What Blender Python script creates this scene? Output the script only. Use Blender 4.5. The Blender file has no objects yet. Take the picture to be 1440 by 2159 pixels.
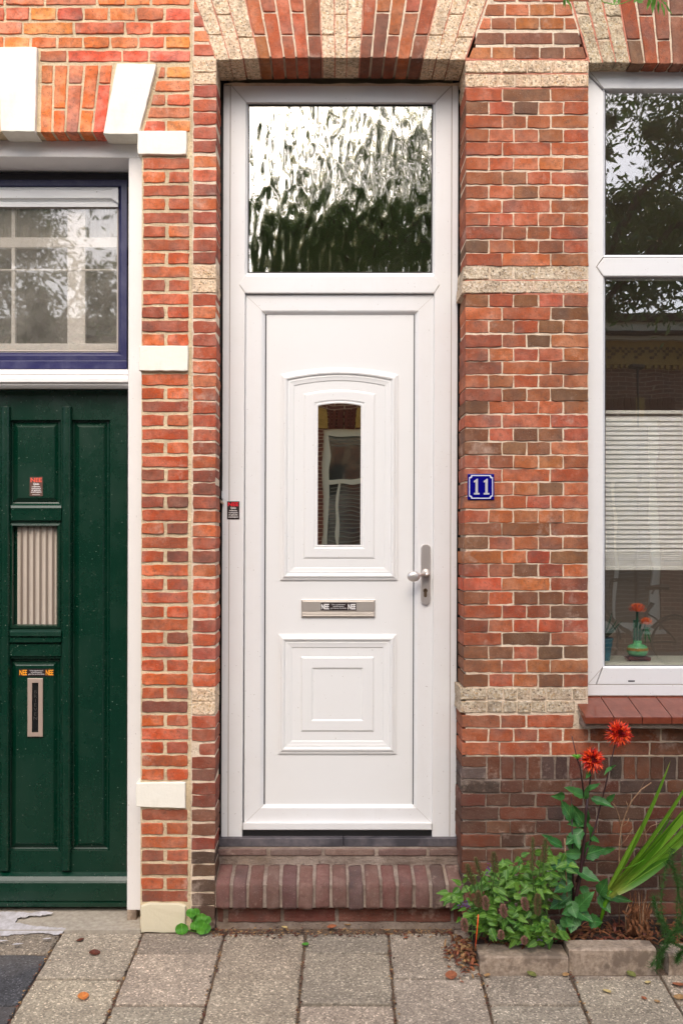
import bpy, math, random
from mathutils import Vector, Matrix, noise
random.seed(11)
R = math.radians
S = bpy.context.scene
COL = S.collection

# ------------------------------------------------------------ camera, light
D, VX, VY, K = 3.98, 688, 1135, 0.002          # camera distance, its foot point in the photo, metres per photo pixel on the wall plane
CX, CZ = (VX-720)*K, (1960-VY)*K
SL, SH = .098, .026                               # fall of the pavement away from the house, skew of its joints
cam_d = bpy.data.cameras.new('camera'); cam = bpy.data.objects.new('camera', cam_d); COL.objects.link(cam)
cam.location = (CX, -D, CZ); cam.rotation_euler = (R(90), 0, 0)
cam_d.sensor_fit = 'VERTICAL'; cam_d.sensor_height = 36; cam_d.sensor_width = 36
cam_d.lens = 36*D/K/2159
cam_d.shift_x = (720-VX)/2159; cam_d.shift_y = (VY-1079.5)/2159
cam_d.clip_start = .05; cam_d.clip_end = 2000
S.camera = cam
SUN_EL, SUN_AZ = R(47), R(183)
w = bpy.data.worlds.new('World'); S.world = w; w.use_nodes = True
nt = w.node_tree; bg = nt.nodes['Background']
sky = nt.nodes.new('ShaderNodeTexSky'); sky.sky_type = 'NISHITA'; sky.sun_disc = False
sky.sun_elevation = SUN_EL; sky.sun_rotation = SUN_AZ
sky.air_density = 1.0; sky.dust_density = 3.5; sky.ozone_density = .6; sky.altitude = 0
nt.links.new(sky.outputs[0], bg.inputs[0]); bg.inputs[1].default_value = .15
sd = bpy.data.lights.new('sun', 'SUN'); sun = bpy.data.objects.new('sun', sd); COL.objects.link(sun)
sd.energy = .9; sd.angle = R(50); sd.color = (1, .95, .87)
dv = Vector((math.sin(SUN_AZ)*math.cos(SUN_EL), math.cos(SUN_AZ)*math.cos(SUN_EL), math.sin(SUN_EL)))
sun.rotation_euler = dv.to_track_quat('Z', 'Y').to_euler()
S.view_settings.view_transform = 'Standard'; S.view_settings.look = 'None'
S.view_settings.exposure = 0.98; S.view_settings.gamma = 1; S.view_settings.use_curve_mapping = False
S.render.engine = 'CYCLES'

# ------------------------------------------------------------ helpers
def kk(y): return K*(D+y)/D
def W(px, py, y=0.0, lean=.0022):
    px = px + lean*(1000-py)
    return Vector((CX+(px-VX)*kk(y), y, CZ-(py-VY)*kk(y)))
def G(px, py, z=0.0):                              # photo pixel -> point on a level plane of height z
    t = (CZ-z+SL*D)/((py-VY)*K/D+SL); y = t-D
    return Vector((CX+(px-VX)*K*t/D, y, z+SL*y))
def lin(c):
    r = []
    for v in c:
        v = v/255
        r.append(v/12.92 if v <= .04045 else ((v+.055)/1.055)**2.4)
    return r
def hexl(*c): return (*lin(c), 1)

WL = {}
def reg(o, loc, parent=None):
    COL.objects.link(o); loc = Vector(loc)
    if parent is not None:
        o.parent = parent; o.location = loc-WL[parent.name]
    else: o.location = loc
    WL[o.name] = loc
    return o
def tag(o, label=None, cat=None, group=None, kind=None):
    if label: o['label'] = label
    if cat: o['category'] = cat
    if group: o['group'] = group
    if kind: o['kind'] = kind
    return o
def thing(name, loc, label, cat, group=None):
    o = bpy.data.objects.new(name, None); o.empty_display_size = .05
    reg(o, loc); return tag(o, label, cat, group)

class MB:
    def __init__(s): s.v = []; s.f = []; s.m = []; s.mi = 0
    def add(s, vs, fs):
        b = len(s.v); s.v += [tuple(v) for v in vs]
        s.f += [tuple(i+b for i in f) for f in fs]; s.m += [s.mi]*len(fs)
    def box(s, a, b):
        x0, y0, z0 = [min(p, q) for p, q in zip(a, b)]; x1, y1, z1 = [max(p, q) for p, q in zip(a, b)]
        s.add([(x0,y0,z0),(x1,y0,z0),(x1,y1,z0),(x0,y1,z0),(x0,y0,z1),(x1,y0,z1),(x1,y1,z1),(x0,y1,z1)],
              [(0,3,2,1),(4,5,6,7),(0,1,5,4),(1,2,6,5),(2,3,7,6),(3,0,4,7)])
    def prism(s, pts, y0, y1):                     # (x,z) polygon extruded along y
        n = len(pts)
        s.add([(p[0], y0, p[1]) for p in pts]+[(p[0], y1, p[1]) for p in pts],
              [tuple(range(n)), tuple(range(2*n-1, n-1, -1))]+[((i+1)%n, i, i+n, (i+1)%n+n) for i in range(n)])
    def loft(s, rings, closed=True, cap0=False, cap1=False):
        n = len(rings[0]); b = len(s.v); vs = [p for r in rings for p in r]; fs = []
        for k in range(len(rings)-1):
            for i in range(n if closed else n-1):
                j = (i+1) % n
                fs.append((k*n+i, k*n+j, (k+1)*n+j, (k+1)*n+i))
        if cap0: fs.append(tuple(range(n-1, -1, -1)))
        if cap1: fs.append(tuple((len(rings)-1)*n+i for i in range(n)))
        s.add(vs, fs)
    def tube(s, pts, r, n=6):
        pts = [Vector(p) for p in pts]; rs = r if isinstance(r, (list, tuple)) else [r]*len(pts); rings = []
        for i, p in enumerate(pts):
            t = (pts[min(i+1, len(pts)-1)]-pts[max(i-1, 0)]).normalized()
            a = t.orthogonal().normalized() if abs(t.z) < .9 else t.cross(Vector((0, 1, 0))).normalized()
            if abs(t.z) < .9: a = t.cross(Vector((0, 0, 1))).normalized()
            b = t.cross(a)
            rings.append([p+rs[i]*(a*math.cos(2*math.pi*q/n)+b*math.sin(2*math.pi*q/n)) for q in range(n)])
        s.loft(rings, cap0=True, cap1=True)
    def lathe(s, prof, c, n=24):
        s.loft([[(c[0]+r*math.cos(2*math.pi*q/n), c[1]+r*math.sin(2*math.pi*q/n), c[2]+z) for q in range(n)] for r, z in prof], cap0=True, cap1=True)
    def build(s, name, mat, parent=None, smooth=False, bevel=0, origin=None, seg=2, col=None, fixn=True):
        V = [Vector(v) for v in s.v]
        if origin is None:
            mn = Vector([min(v[i] for v in V) for i in range(3)]); mx = Vector([max(v[i] for v in V) for i in range(3)])
            origin = (mn+mx)/2
            if parent is None: origin.z = mn.z
        origin = Vector(origin)
        me = bpy.data.meshes.new(name); me.from_pydata([v-origin for v in V], [], s.f)
        mats = mat if isinstance(mat, (list, tuple)) else [mat]
        for m in mats: me.materials.append(m)
        if len(mats) > 1: me.polygons.foreach_set('material_index', s.m)
        if smooth: me.polygons.foreach_set('use_smooth', [True]*len(me.polygons))
        if fixn:
            import bmesh
            bm = bmesh.new(); bm.from_mesh(me); bmesh.ops.recalc_face_normals(bm, faces=bm.faces); bm.to_mesh(me); bm.free()
        o = bpy.data.objects.new(name, me)
        if col: o.color = col
        reg(o, origin, parent)
        if bevel:
            md = o.modifiers.new('bevel', 'BEVEL'); md.width = bevel; md.segments = seg; md.limit_method = 'ANGLE'; md.angle_limit = R(35)
            md.harden_normals = False
        return o
def inst(name, mesh, loc, parent, rot=None, scale=None, col=None, quat=None):
    o = bpy.data.objects.new(name, mesh); reg(o, loc, parent)
    if quat is not None: o.rotation_mode = 'QUATERNION'; o.rotation_quaternion = quat
    elif rot: o.rotation_euler = rot
    if scale: o.scale = scale
    if col: o.color = col
    return o

# ------------------------------------------------------------ materials
def M(name, col=(.5,.5,.5,1), rough=.6, **kw):
    m = bpy.data.materials.new(name); m.use_nodes = True
    b = m.node_tree.nodes['Principled BSDF']
    b.inputs['Base Color'].default_value = col if len(col) == 4 else (*col, 1); b.inputs['Roughness'].default_value = rough
    for k_, v in kw.items(): b.inputs[k_.replace('_', ' ')].default_value = v
    return m
class NT:
    def __init__(s, m): s.t = m.node_tree; s.b = s.t.nodes['Principled BSDF']
    def n(s, typ, **kw):
        nd = s.t.nodes.new('ShaderNode'+typ)
        for k_, v in kw.items():
            if hasattr(nd, k_) and k_ not in ('Scale',): setattr(nd, k_, v)
            else: nd.inputs[k_].default_value = v
        return nd
    def l(s, a, b): s.t.links.new(a, b)
    def coords(s, kind='Object', scale=(1,1,1), rnd=False):
        tc = s.n('TexCoord'); mp = s.n('Mapping'); mp.inputs['Scale'].default_value = scale
        s.l(tc.outputs[kind], mp.inputs['Vector'])
        if rnd:
            oi = s.n('ObjectInfo'); mu = s.n('Math', operation='MULTIPLY'); mu.inputs[1].default_value = 37
            s.l(oi.outputs['Random'], mu.inputs[0]); cb = s.n('CombineXYZ')
            for i in range(3): s.l(mu.outputs[0], cb.inputs[i])
            s.l(cb.outputs[0], mp.inputs['Location'])
        return mp.outputs[0]
    def noise(s, vec, scale, detail=4, rough=.6):
        nd = s.n('TexNoise'); nd.inputs['Scale'].default_value = scale; nd.inputs['Detail'].default_value = detail; nd.inputs['Roughness'].default_value = rough
        s.l(vec, nd.inputs['Vector']); return nd.outputs[0]
    def vor(s, vec, scale, feat='F1', out=0):
        nd = s.n('TexVoronoi', feature=feat); nd.inputs['Scale'].default_value = scale; s.l(vec, nd.inputs['Vector']); return nd.outputs[out]
    def ramp(s, fac, stops):
        r = s.n('ValToRGB'); el = r.color_ramp.elements
        while len(el) < len(stops): el.new(.5)
        for e, (p, c) in zip(el, stops): e.position = p; e.color = c if len(c) == 4 else (*c, 1)
        s.l(fac, r.inputs[0]); return r.outputs[0]
    def mix(s, fac, a, b, mode='MIX'):
        m = s.n('Mix', data_type='RGBA', blend_type=mode)
        for sock, v in ((m.inputs[0], fac), (m.inputs[6], a), (m.inputs[7], b)):
            if hasattr(v, 'is_linked') or hasattr(v, 'links'): s.l(v, sock)
            else: sock.default_value = v
        return m.outputs[2]
    def math(s, op, a, b=0.0):
        m = s.n('Math', operation=op)
        for sock, v in ((m.inputs[0], a), (m.inputs[1], b)):
            if hasattr(v, 'links'): s.l(v, sock)
            else: sock.default_value = v
        return m.outputs[0]
    def base(s, c): s.l(c, s.b.inputs['Base Color'])
    def rough(s, c): s.l(c, s.b.inputs['Roughness'])
    def bump(s, h, strength=.5, dist=.002, prev=None):
        b = s.n('Bump'); b.inputs['Strength'].default_value = strength; b.inputs['Distance'].default_value = dist
        s.l(h, b.inputs['Height'])
        if prev is not None: s.l(prev, b.inputs['Normal'])
        s.l(b.outputs[0], s.b.inputs['Normal']); return b.outputs[0]
G3 = lambda v: (v, v, v, 1)

def mat_brick():
    m = M('brick_clay', rough=.85, Specular_IOR_Level=.15); t = NT(m); v = t.coords(rnd=True)
    oi = t.n('ObjectInfo'); c = oi.outputs['Color']
    n1 = t.noise(v, 14, 3, .55); n2 = t.noise(v, 60, 5, .7); n3 = t.noise(v, 320, 2, .6); n4 = t.noise(v, 9, 2, .5)
    hs = t.n('HueSaturation'); t.l(c, hs.inputs['Color']); hs.inputs['Hue'].default_value = .504; hs.inputs['Value'].default_value = 1.2; hs.inputs['Saturation'].default_value = .9
    c1 = t.mix(t.ramp(n1, [(.42, G3(0)), (.62, G3(1))]), c, hs.outputs[0])
    dk = t.n('HueSaturation'); t.l(c, dk.inputs['Color']); dk.inputs['Value'].default_value = .6; dk.inputs['Saturation'].default_value = .7
    c2 = t.mix(t.ramp(n4, [(.55, G3(0)), (.75, G3(.75))]), c1, dk.outputs[0])
    c3 = t.mix(t.ramp(n2, [(.32, G3(.5)), (.52, G3(0))]), c2, (.13, .08, .06, 1))
    c4 = t.mix(t.ramp(n2, [(.62, G3(0)), (.8, G3(.35))]), c3, (.62, .48, .38, 1))
    c5 = t.mix(t.ramp(t.vor(v, 55), [(.05, G3(.8)), (.13, G3(0))]), c4, (.05, .035, .03, 1))
    c6 = t.mix(t.ramp(n3, [(.66, G3(0)), (.74, G3(.5))]), c5, (.7, .6, .5, 1))
    ge = t.n('NewGeometry'); gp = ge.outputs['Position']
    w1 = t.noise(gp, 2.3, 5, .72); w2 = t.noise(gp, 26, 4, .75)
    c6 = t.mix(t.ramp(w1, [(.48, G3(0)), (.68, G3(.6))]), c6, (.10, .065, .05, 1))
    c6 = t.mix(t.ramp(w2, [(.60, G3(0)), (.72, G3(.42))]), c6, (.05, .035, .03, 1))
    c6 = t.mix(t.ramp(t.noise(gp, 4.3, 5, .75), [(.58, G3(0)), (.74, G3(.5))]), c6, (.72, .56, .46, 1))
    t.base(c6)
    h = t.math('ADD', t.math('MULTIPLY', n2, 1.0), t.math('MULTIPLY', n3, .35))
    t.bump(h, .9, .0035)
    return m
def mat_mortar(name, ca, cb, pits=.5, dk=.8):
    m = M(name, rough=.95, Specular_IOR_Level=.1); t = NT(m); v = t.coords()
    n1 = t.noise(v, 8, 5, .7); n2 = t.noise(v, 120, 5, .7); n3 = t.noise(v, 30, 4, .6)
    c = t.mix(t.ramp(n1, [(.35, G3(0)), (.65, G3(1))]), ca, cb)
    c = t.mix(t.ramp(n2, [(.3, G3(pits)), (.46, G3(0))]), c, (.12, .09, .07, 1))
    c = t.mix(t.ramp(t.noise(t.n('NewGeometry').outputs['Position'], 5, 5, .75), [(.5, G3(0)), (.68, G3(.5))]), c, (.30, .22, .15, 1))
    c = t.mix(t.ramp(n3, [(.2, G3(dk)), (.36, G3(0))]), c, (.16, .11, .08, 1))
    t.base(c); t.bump(t.math('ADD', n2, t.math('MULTIPLY', n3, 2.)), 1, .004)
    return m
def mat_rough_stone():
    m = M('tuff_stone', rough=.95, Specular_IOR_Level=.1); t = NT(m); v = t.coords(rnd=True)
    wv = t.vor(v, 130, out=1); d = t.vor(v, 130); n = t.noise(v, 90, 5, .75); n2 = t.noise(v, 12, 3, .6)
    sep = t.n('SeparateColor'); t.l(wv, sep.inputs[0])
    oi = t.n('ObjectInfo')
    g = t.ramp(sep.outputs[0], [(0, (.50, .40, .30, 1)), (.35, (.70, .60, .47, 1)), (.7, (.8, .72, .6, 1)), (.92, (.55, .40, .24, 1)), (1, (.88, .84, .78, 1))])
    c = t.mix(t.ramp(n, [(.34, G3(.9)), (.47, G3(0))]), g, (.09, .065, .045, 1))
    c = t.mix(t.ramp(n2, [(.5, G3(0)), (.7, G3(.35))]), c, (.62, .40, .3, 1))
    c = t.mix(t.ramp(t.vor(v, 48), [(.10, G3(.85)), (.2, G3(0))]), c, (.07, .05, .035, 1))
    c = t.mix(t.ramp(t.noise(t.n('NewGeometry').outputs['Position'], 9, 4, .75), [(.5, G3(0)), (.66, G3(.55))]), c, (.22, .18, .14, 1))
    c = t.mix(1.0, c, oi.outputs['Color'], 'MULTIPLY')
    t.base(c); t.bump(t.math('ADD', n, t.math('MULTIPLY', d, .6)), 1, .0035)
    return m
def mat_masonry_paint():
    m = M('masonry_paint', rough=.7); t = NT(m); v = t.coords('Object')
    n = t.noise(v, 40, 4, .6); n2 = t.noise(v, 7, 4, .7)
    oi = t.n('ObjectInfo')
    c = t.mix(t.ramp(n2, [(.55, G3(0)), (.8, G3(.35))]), oi.outputs['Color'], (.55, .5, .38, 1))
    c = t.mix(t.ramp(t.noise(v, 200, 3), [(.68, G3(0)), (.75, G3(.6))]), c, (.3, .25, .2, 1))
    t.base(c); t.bump(n, .5, .003); return m
def mat_paint(name, col, rough=.3, dirt=.15, dcol=(.35, .3, .24, 1), scratches=0, bump=.15, sc=6):
    m = M(name, col, rough); t = NT(m); v = t.coords('Object')
    n = t.noise(v, sc, 5, .65); n2 = t.noise(t.coords('Object', (1, 1, .12)), 60, 3, .6)
    c = t.mix(t.ramp(n, [(.45, G3(0)), (.85, G3(dirt))]), col, dcol)
    c = t.mix(t.ramp(n2, [(.6, G3(0)), (.85, G3(dirt*.7))]), c, dcol)
    if scratches:
        s_ = t.vor(v, 38); c = t.mix(t.ramp(s_, [(.03, G3(scratches)), (.07, G3(0))]), c, (.6, .65, .55, 1))
        c = t.mix(t.ramp(t.noise(v, 170, 2), [(.70, G3(0)), (.76, G3(scratches*.8))]), c, (.45, .5, .42, 1))
    if name.startswith('white'): c = t.mix(t.ramp(t.noise(v, 110, 2, .5), [(.735, G3(0)), (.76, G3(.5))]), c, (.22, .17, .13, 1))
    t.base(c); t.rough(t.ramp(n, [(.3, G3(rough)), (.8, G3(min(1, rough+.18)))]))
    t.bump(t.noise(v, 90, 3), bump, .001); return m
def mat_glass(name, refl, tint, ripple=0, rough=0.0, dust=0, kind='noise', rcol=(1,1,1,1)):
    m = bpy.data.materials.new(name); m.use_nodes = True; t = NT.__new__(NT); t.t = m.node_tree
    out = t.t.nodes['Material Output']; t.t.nodes.remove(t.t.nodes['Principled BSDF'])
    gl = t.n('BsdfGlossy'); gl.inputs['Roughness'].default_value = rough; gl.inputs['Color'].default_value = rcol
    tr = t.n('BsdfTransparent'); tr.inputs['Color'].default_value = tint
    lw = t.n('LayerWeight'); lw.inputs['Blend'].default_value = .5
    f = t.math('ADD', t.math('MULTIPLY', t.math('POWER', lw.outputs['Facing'], 4), .7), refl); cl = t.n('Clamp'); t.l(f, cl.inputs[0])
    mx = t.n('MixShader'); t.l(cl.outputs[0], mx.inputs[0]); t.l(tr.outputs[0], mx.inputs[1]); t.l(gl.outputs[0], mx.inputs[2])
    res = mx.outputs[0]
    if ripple:
        v = t.coords('Object')
        if kind == 'cells':
            vs = t.coords('Object', (1, 1, .42)); wn = t.n('TexNoise'); wn.inputs['Scale'].default_value = 12; t.l(vs, wn.inputs['Vector'])
            mv = t.n('VectorMath', operation='MULTIPLY_ADD'); t.l(wn.outputs['Color'], mv.inputs[0]); mv.inputs[1].default_value = (.05,)*3; t.l(vs, mv.inputs[2])
            nd = t.n('TexVoronoi', feature='SMOOTH_F1'); nd.inputs['Scale'].default_value = 27; nd.inputs['Smoothness'].default_value = .7; t.l(mv.outputs[0], nd.inputs['Vector'])
            h = t.math('ADD', nd.outputs[0], t.math('MULTIPLY', t.noise(t.coords('Object', (1, 1, .3)), 22, 1), .35))
        else:
            h = t.noise(t.coords('Object', (1, 1, .6)), 7, 1, .4)
        bp = t.n('Bump'); bp.inputs['Strength'].default_value = 1; bp.inputs['Distance'].default_value = ripple; t.l(h, bp.inputs['Height'])
        t.l(bp.outputs[0], gl.inputs['Normal'])
    if dust:
        v = t.coords('Object'); df = t.n('BsdfDiffuse'); df.inputs['Color'].default_value = (.7, .66, .58, 1)
        n = t.noise(v, 5, 5, .7); n2 = t.noise(v, 150, 3, .7)
        fac = t.math('MULTIPLY', t.math('ADD', t.ramp(n, [(.3, G3(.2)), (.8, G3(1))]), t.ramp(n2, [(.55, G3(0)), (.75, G3(1))])), dust)
        m2 = t.n('MixShader'); t.l(fac, m2.inputs[0]); t.l(res, m2.inputs[1]); t.l(df.outputs[0], m2.inputs[2]); res = m2.outputs[0]
    t.l(res, out.inputs['Surface']); return m
def mat_leaf(name, a, b, trans=.35, rough=.45, veins=False):
    m = M(name, a, rough); t = NT(m); v = t.coords('Object', rnd=True)
    oi = t.n('ObjectInfo'); n = t.noise(v, 25, 3)
    c = t.mix(oi.outputs['Random'], a, b)
    c = t.mix(t.ramp(n, [(.35, G3(0)), (.75, G3(.6))]), c, tuple(min(1, x*1.5) for x in a[:3])+(1,))
    if veins:
        tc = t.n('TexCoord'); sp = t.n('SeparateXYZ'); t.l(tc.outputs['Object'], sp.inputs[0]); ax = t.math('ABSOLUTE', sp.outputs[0])
        lt = tuple(min(1, x*2.0+.02) for x in b[:3])+(1,)
        c = t.mix(t.ramp(ax, [(.0, G3(.75)), (.035, G3(0))]), c, lt)
        vv = t.math('FRACT', t.math('MULTIPLY', t.math('SUBTRACT', sp.outputs[1], t.math('MULTIPLY', ax, .9)), 7))
        c = t.mix(t.ramp(vv, [(.0, G3(.35)), (.12, G3(0)), (.5, G3(.0)), (1, G3(.18))]), c, lt)
        c = t.mix(t.ramp(t.noise(v, 6, 4, .7), [(.6, G3(0)), (.72, G3(.6))]), c, (.30, .26, .06, 1))
    t.base(c)
    out = t.t.nodes['Material Output']; tl = t.n('BsdfTranslucent'); t.l(c, tl.inputs['Color']); mx = t.n('MixShader'); mx.inputs[0].default_value = trans
    t.l(t.b.outputs[0], mx.inputs[1]); t.l(tl.outputs[0], mx.inputs[2]); t.l(mx.outputs[0], out.inputs['Surface'])
    t.bump(t.noise(v, 120, 2), .3, .001); return m
def mat_paving():
    m = M('concrete_tile', rough=.93, Specular_IOR_Level=.2); t = NT(m); v = t.coords('Object', rnd=True); oi = t.n('ObjectInfo')
    wv = t.vor(v, 170, out=1); sep = t.n('SeparateColor'); t.l(wv, sep.inputs[0])
    n = t.noise(v, 5, 4, .7); n2 = t.noise(v, 60, 5, .75)
    g = t.ramp(sep.outputs[0], [(0, G3(.55)), (.3, G3(.8)), (.75, G3(1.0)), (.9, G3(1.25)), (1, G3(2.0))])
    g2 = t.ramp(n, [(.3, (.72, .70, .68, 1)), (.7, (1.12, 1.1, 1.06, 1))])
    c = t.mix(1., oi.outputs['Color'], g, 'MULTIPLY'); c = t.mix(1., c, g2, 'MULTIPLY')
    c = t.mix(t.ramp(n2, [(.28, G3(.55)), (.42, G3(0))]), c, (.07, .06, .05, 1))
    c = t.mix(t.ramp(t.noise(v, 1.7, 3, .6), [(.5, G3(0)), (.68, G3(.45))]), c, (.16, .135, .11, 1)); t.base(c); t.bump(t.math('ADD', n2, t.math('MULTIPLY', sep.outputs[0], .25)), .9, .004); return m
def mat_noise(name, a, b, scale=20, rough=.9, bump=.5, dist=.003, c3=None, metallic=0):
    m = M(name, a, rough); t = NT(m); v = t.coords('Object'); n = t.noise(v, scale, 5, .7)
    c = t.mix(t.ramp(n, [(.35, G3(0)), (.65, G3(1))]), a, b)
    if c3: c = t.mix(t.ramp(t.noise(v, scale*.2, 4), [(.5, G3(0)), (.62, G3(1))]), c, c3)
    t.base(c); t.bump(n, bump, dist); t.b.inputs['Metallic'].default_value = metallic; return m

m_brick = mat_brick()
m_mortar = mat_mortar('cream_mortar', (.80, .68, .53, 1), (.76, .60, .45, 1), .12, .5)
m_mortar2 = mat_mortar('pale_grey_mortar', hexl(226, 206, 172), hexl(204, 184, 152), .2)
m_mortar3 = mat_mortar('grey_mortar', hexl(165, 150, 138), hexl(120, 104, 94), .5)
m_mpink = mat_mortar('pink_mortar', hexl(212, 140, 118), hexl(190, 115, 95), .3)
m_stone = mat_rough_stone()
m_mason = mat_masonry_paint()
m_upvc = mat_paint('white_upvc', (.76, .76, .765, 1), .33, .14, (.55, .48, .4, 1), 0, .04)
m_upvcp = mat_paint('white_door_panel', (.77, .77, .765, 1), .3, .05, (.6, .55, .48, 1), 0, .04)
m_wood = mat_paint('white_gloss_wood', (.80, .77, .75, 1), .35, .12, (.5, .42, .36, 1), 0, .15)
m_green = mat_paint('green_gloss_paint', hexl(1, 44, 30), .2, .14, (.05, .09, .065, 1), .55, .3, 4)
m_blue = mat_paint('navy_gloss_paint', hexl(20, 20, 74), .3, .2, (.25, .25, .35, 1), 0, .4, 10)
m_alu = M('brushed_aluminium', hexl(196, 188, 180), .4, Metallic=.6)
m_nickel = M('satin_nickel', hexl(212, 206, 202), .3, Metallic=.65)
m_black = M('black_rubber', (.012, .011, .012, 1), .5)
m_gasket = M('gasket', (.03, .028, .035, 1), .6)
m_blackgloss = M('black_gloss', (.01, .01, .01, 1), .2)
m_seam = M('seam_grey', (.40, .35, .31, 1), .8)
m_slate = mat_noise('slate', hexl(76, 74, 80), hexl(104, 98, 102), 25, .55, .4, .002, hexl(60, 58, 64))
m_tile = mat_noise('glazed_sill_tile', hexl(104, 50, 34), hexl(122, 62, 44), 30, .18, .1, .001)
m_sand = mat_noise('joint_sand', hexl(84, 70, 58), hexl(120, 100, 82), 120, .95, 1, .005)
m_soil = mat_noise('soil', hexl(40, 30, 24), hexl(70, 52, 40), 80, .95, 1, .01)
m_pave = mat_paving()
m_conc = mat_noise('worn_concrete', hexl(178, 168, 152), hexl(150, 140, 126), 40, .9, .6, .003)
m_kerb = mat_noise('edging_concrete', hexl(176, 158, 140), hexl(136, 118, 100), 60, .92, .9, .004, hexl(120, 104, 90))
m_peel = mat_noise('peeling_white_paint', hexl(200, 196, 198), hexl(166, 160, 158), 30, .7, .5, .002)
m_enam = M('blue_enamel', hexl(8, 6, 116), .12)
m_enw = M('white_enamel', hexl(205, 205, 225), .2)
m_engrey = M('grey_enamel', hexl(186, 184, 190), .25)
m_stk = M('sticker_black', hexl(40, 26, 28), .4)
m_stk2 = M('sticker_faded', hexl(92, 62, 52), .5)
m_red = M('sticker_red', hexl(225, 30, 50), .4)
m_red2 = M('sticker_faded_red', hexl(225, 90, 70), .4)
m_stw = M('sticker_white', hexl(235, 232, 230), .4)
m_org = M('sticker_orange', hexl(245, 160, 40), .4)
m_asph = mat_noise('asphalt', (.045, .045, .047, 1), (.075, .073, .07, 1), 60, .9, .5, .004)

# ------------------------------------------------------------ generic brick shapes
def slab(poly, mapf, bev=.004, depth=.1, jit=.0012, step=.026, rnd=random, dome=0.0, back=False):
    """rounded, slightly uneven block from a polygon; mapf(u,v,d) -> local point, d = distance behind the face"""
    pts = []; n = len(poly)
    for i in range(n):
        a = Vector(poly[i]); b = Vector(poly[(i+1) % n]); L = (b-a).length; k_ = max(1, int(round(L/step)))
        for q in range(k_):
            p = a.lerp(b, q/k_)
            j = jit if q else jit*1.2
            p = p+Vector((rnd.uniform(-j, j), rnd.uniform(-j, j)))
            if q == 0:
                c0 = (Vector(poly[i-1])-a).normalized()+(b-a).normalized(); p = p+c0*bev*.35
            pts.append(p)
    c = sum(pts, Vector((0, 0)))/len(pts)
    def inset(p, t):
        d = c-p; L = d.length
        return p+Vector((math.copysign(min(abs(d.x), t), d.x), math.copysign(min(abs(d.y), t), d.y)))
    m = MB()
    rings = [[mapf(*inset(p, bev), 0+rnd.uniform(-dome, dome)) for p in pts], [mapf(*inset(p, bev*.3), bev*.45) for p in pts],
             [mapf(*p, bev*1.3) for p in pts], [mapf(*p, depth) for p in pts]]
    m.loft(rings, cap0=True, cap1=back)
    return m
def wallmap(u, v, d): return (u, d, v)
def mesh_of(mb, name, mat, smooth=True):
    me = bpy.data.meshes.new(name); me.from_pydata([Vector(v) for v in mb.v], [], mb.f); me.materials.append(mat)
    import bmesh
    bm = bmesh.new(); bm.from_mesh(me); bmesh.ops.recalc_face_normals(bm, faces=bm.faces); bm.to_mesh(me); bm.free()
    return me
BV = {}
def bvar(w_, kind='old', depth=.2):
    key = (min((.046, .072, .098, .125, .15, .2), key=lambda t: abs(t-w_)), kind, depth)
    if key not in BV:
        L = []; nom = key[0]
        for s_ in range(5):
            rr = random.Random(hash((int(nom*1000), len(kind), s_)) & 0xffff)
            j = {'old': .0020, 'crisp': .0022, 'worn': .0026}[kind]
            mb = slab([(-nom/2, -.0245), (nom/2, -.0245), (nom/2, .0245), (-nom/2, .0245)], wallmap,
                      {'old': .0017, 'crisp': .0021, 'worn': .006}[kind], depth, j, .022, rr, .0006)
            L.append(mesh_of(mb, 'brick_%s_%d' % (kind, int(nom*1000)), m_brick))
        BV[key] = (nom, L)
    return BV[key]
def brick(parent, x0, x1, y0, y1, col, y=0, kind='old', depth=.2, lean=.0022, name='brick'):
    wld = abs(x1-x0)*K; h = abs(y1-y0)*K
    nom, L = bvar(wld, kind, depth); rr = random
    me = rr.choice(L); flip = rr.random() < .5
    p = W((x0+x1)/2, (y0+y1)/2, 0, lean); p.y = y+rr.uniform(-.0022, .0022)
    return inst(name, me, p, parent, (rr.uniform(-.012, .012), (math.pi if flip else 0)+rr.uniform(-.005, .005), rr.uniform(-.008, .008)), (wld/nom, 1, h/.049), col)
def pbrick(parent, pts, col, y=0, depth=.2, mat=None, bev=.003, jit=.0012, name='brick', step=.024, lean=.0022):
    P = [W(a, b, 0, lean) for a, b in pts]; c = sum(P, Vector())/len(P); c.y = y+random.uniform(-.0015, .0015)
    mb = slab([(p.x-c.x, p.z-c.z) for p in P], wallmap, bev, depth, jit, step, random, .0006)
    me = mesh_of(mb, name, mat or m_brick)
    return inst(name, me, c, parent, col=col)
def vary(c, h=.06, v=.12, raw=False):
    f = (.9 if raw else 1.08)*(1+random.uniform(-v, v)); l = lin(c); l = l if raw else [l[0]*.96, l[1]*.9, l[2]*.62]
    return (min(.8, l[0]*f*(1+random.uniform(-h, h))), min(.8, l[1]*f*(1+random.uniform(-h, h))), min(.8, l[2]*f*(1+random.uniform(-h, h))), 1)
P11 = [(184, 102, 82), (190, 108, 84), (172, 96, 82), (186, 96, 76), (194, 108, 78), (178, 106, 80), (158, 98, 80), (182, 94, 80), (190, 114, 78), (172, 100, 76)]
P11D = [(138, 94, 80), (122, 88, 80), (144, 96, 78)]
PLOW = [(190, 84, 62), (182, 92, 74), (168, 84, 72), (200, 96, 66), (156, 92, 74), (188, 112, 74), (150, 80, 70)]
PN_T = [(226, 130, 84), (214, 104, 84), (232, 144, 92), (208, 122, 100), (220, 96, 84), (228, 120, 78)]
PN_M = [(196, 104, 78), (204, 98, 68), (182, 98, 78), (208, 112, 78), (170, 92, 80)]
PN_L = [(192, 88, 60), (176, 92, 70), (160, 84, 74), (200, 98, 62), (140, 82, 78), (184, 84, 58)]
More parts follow.
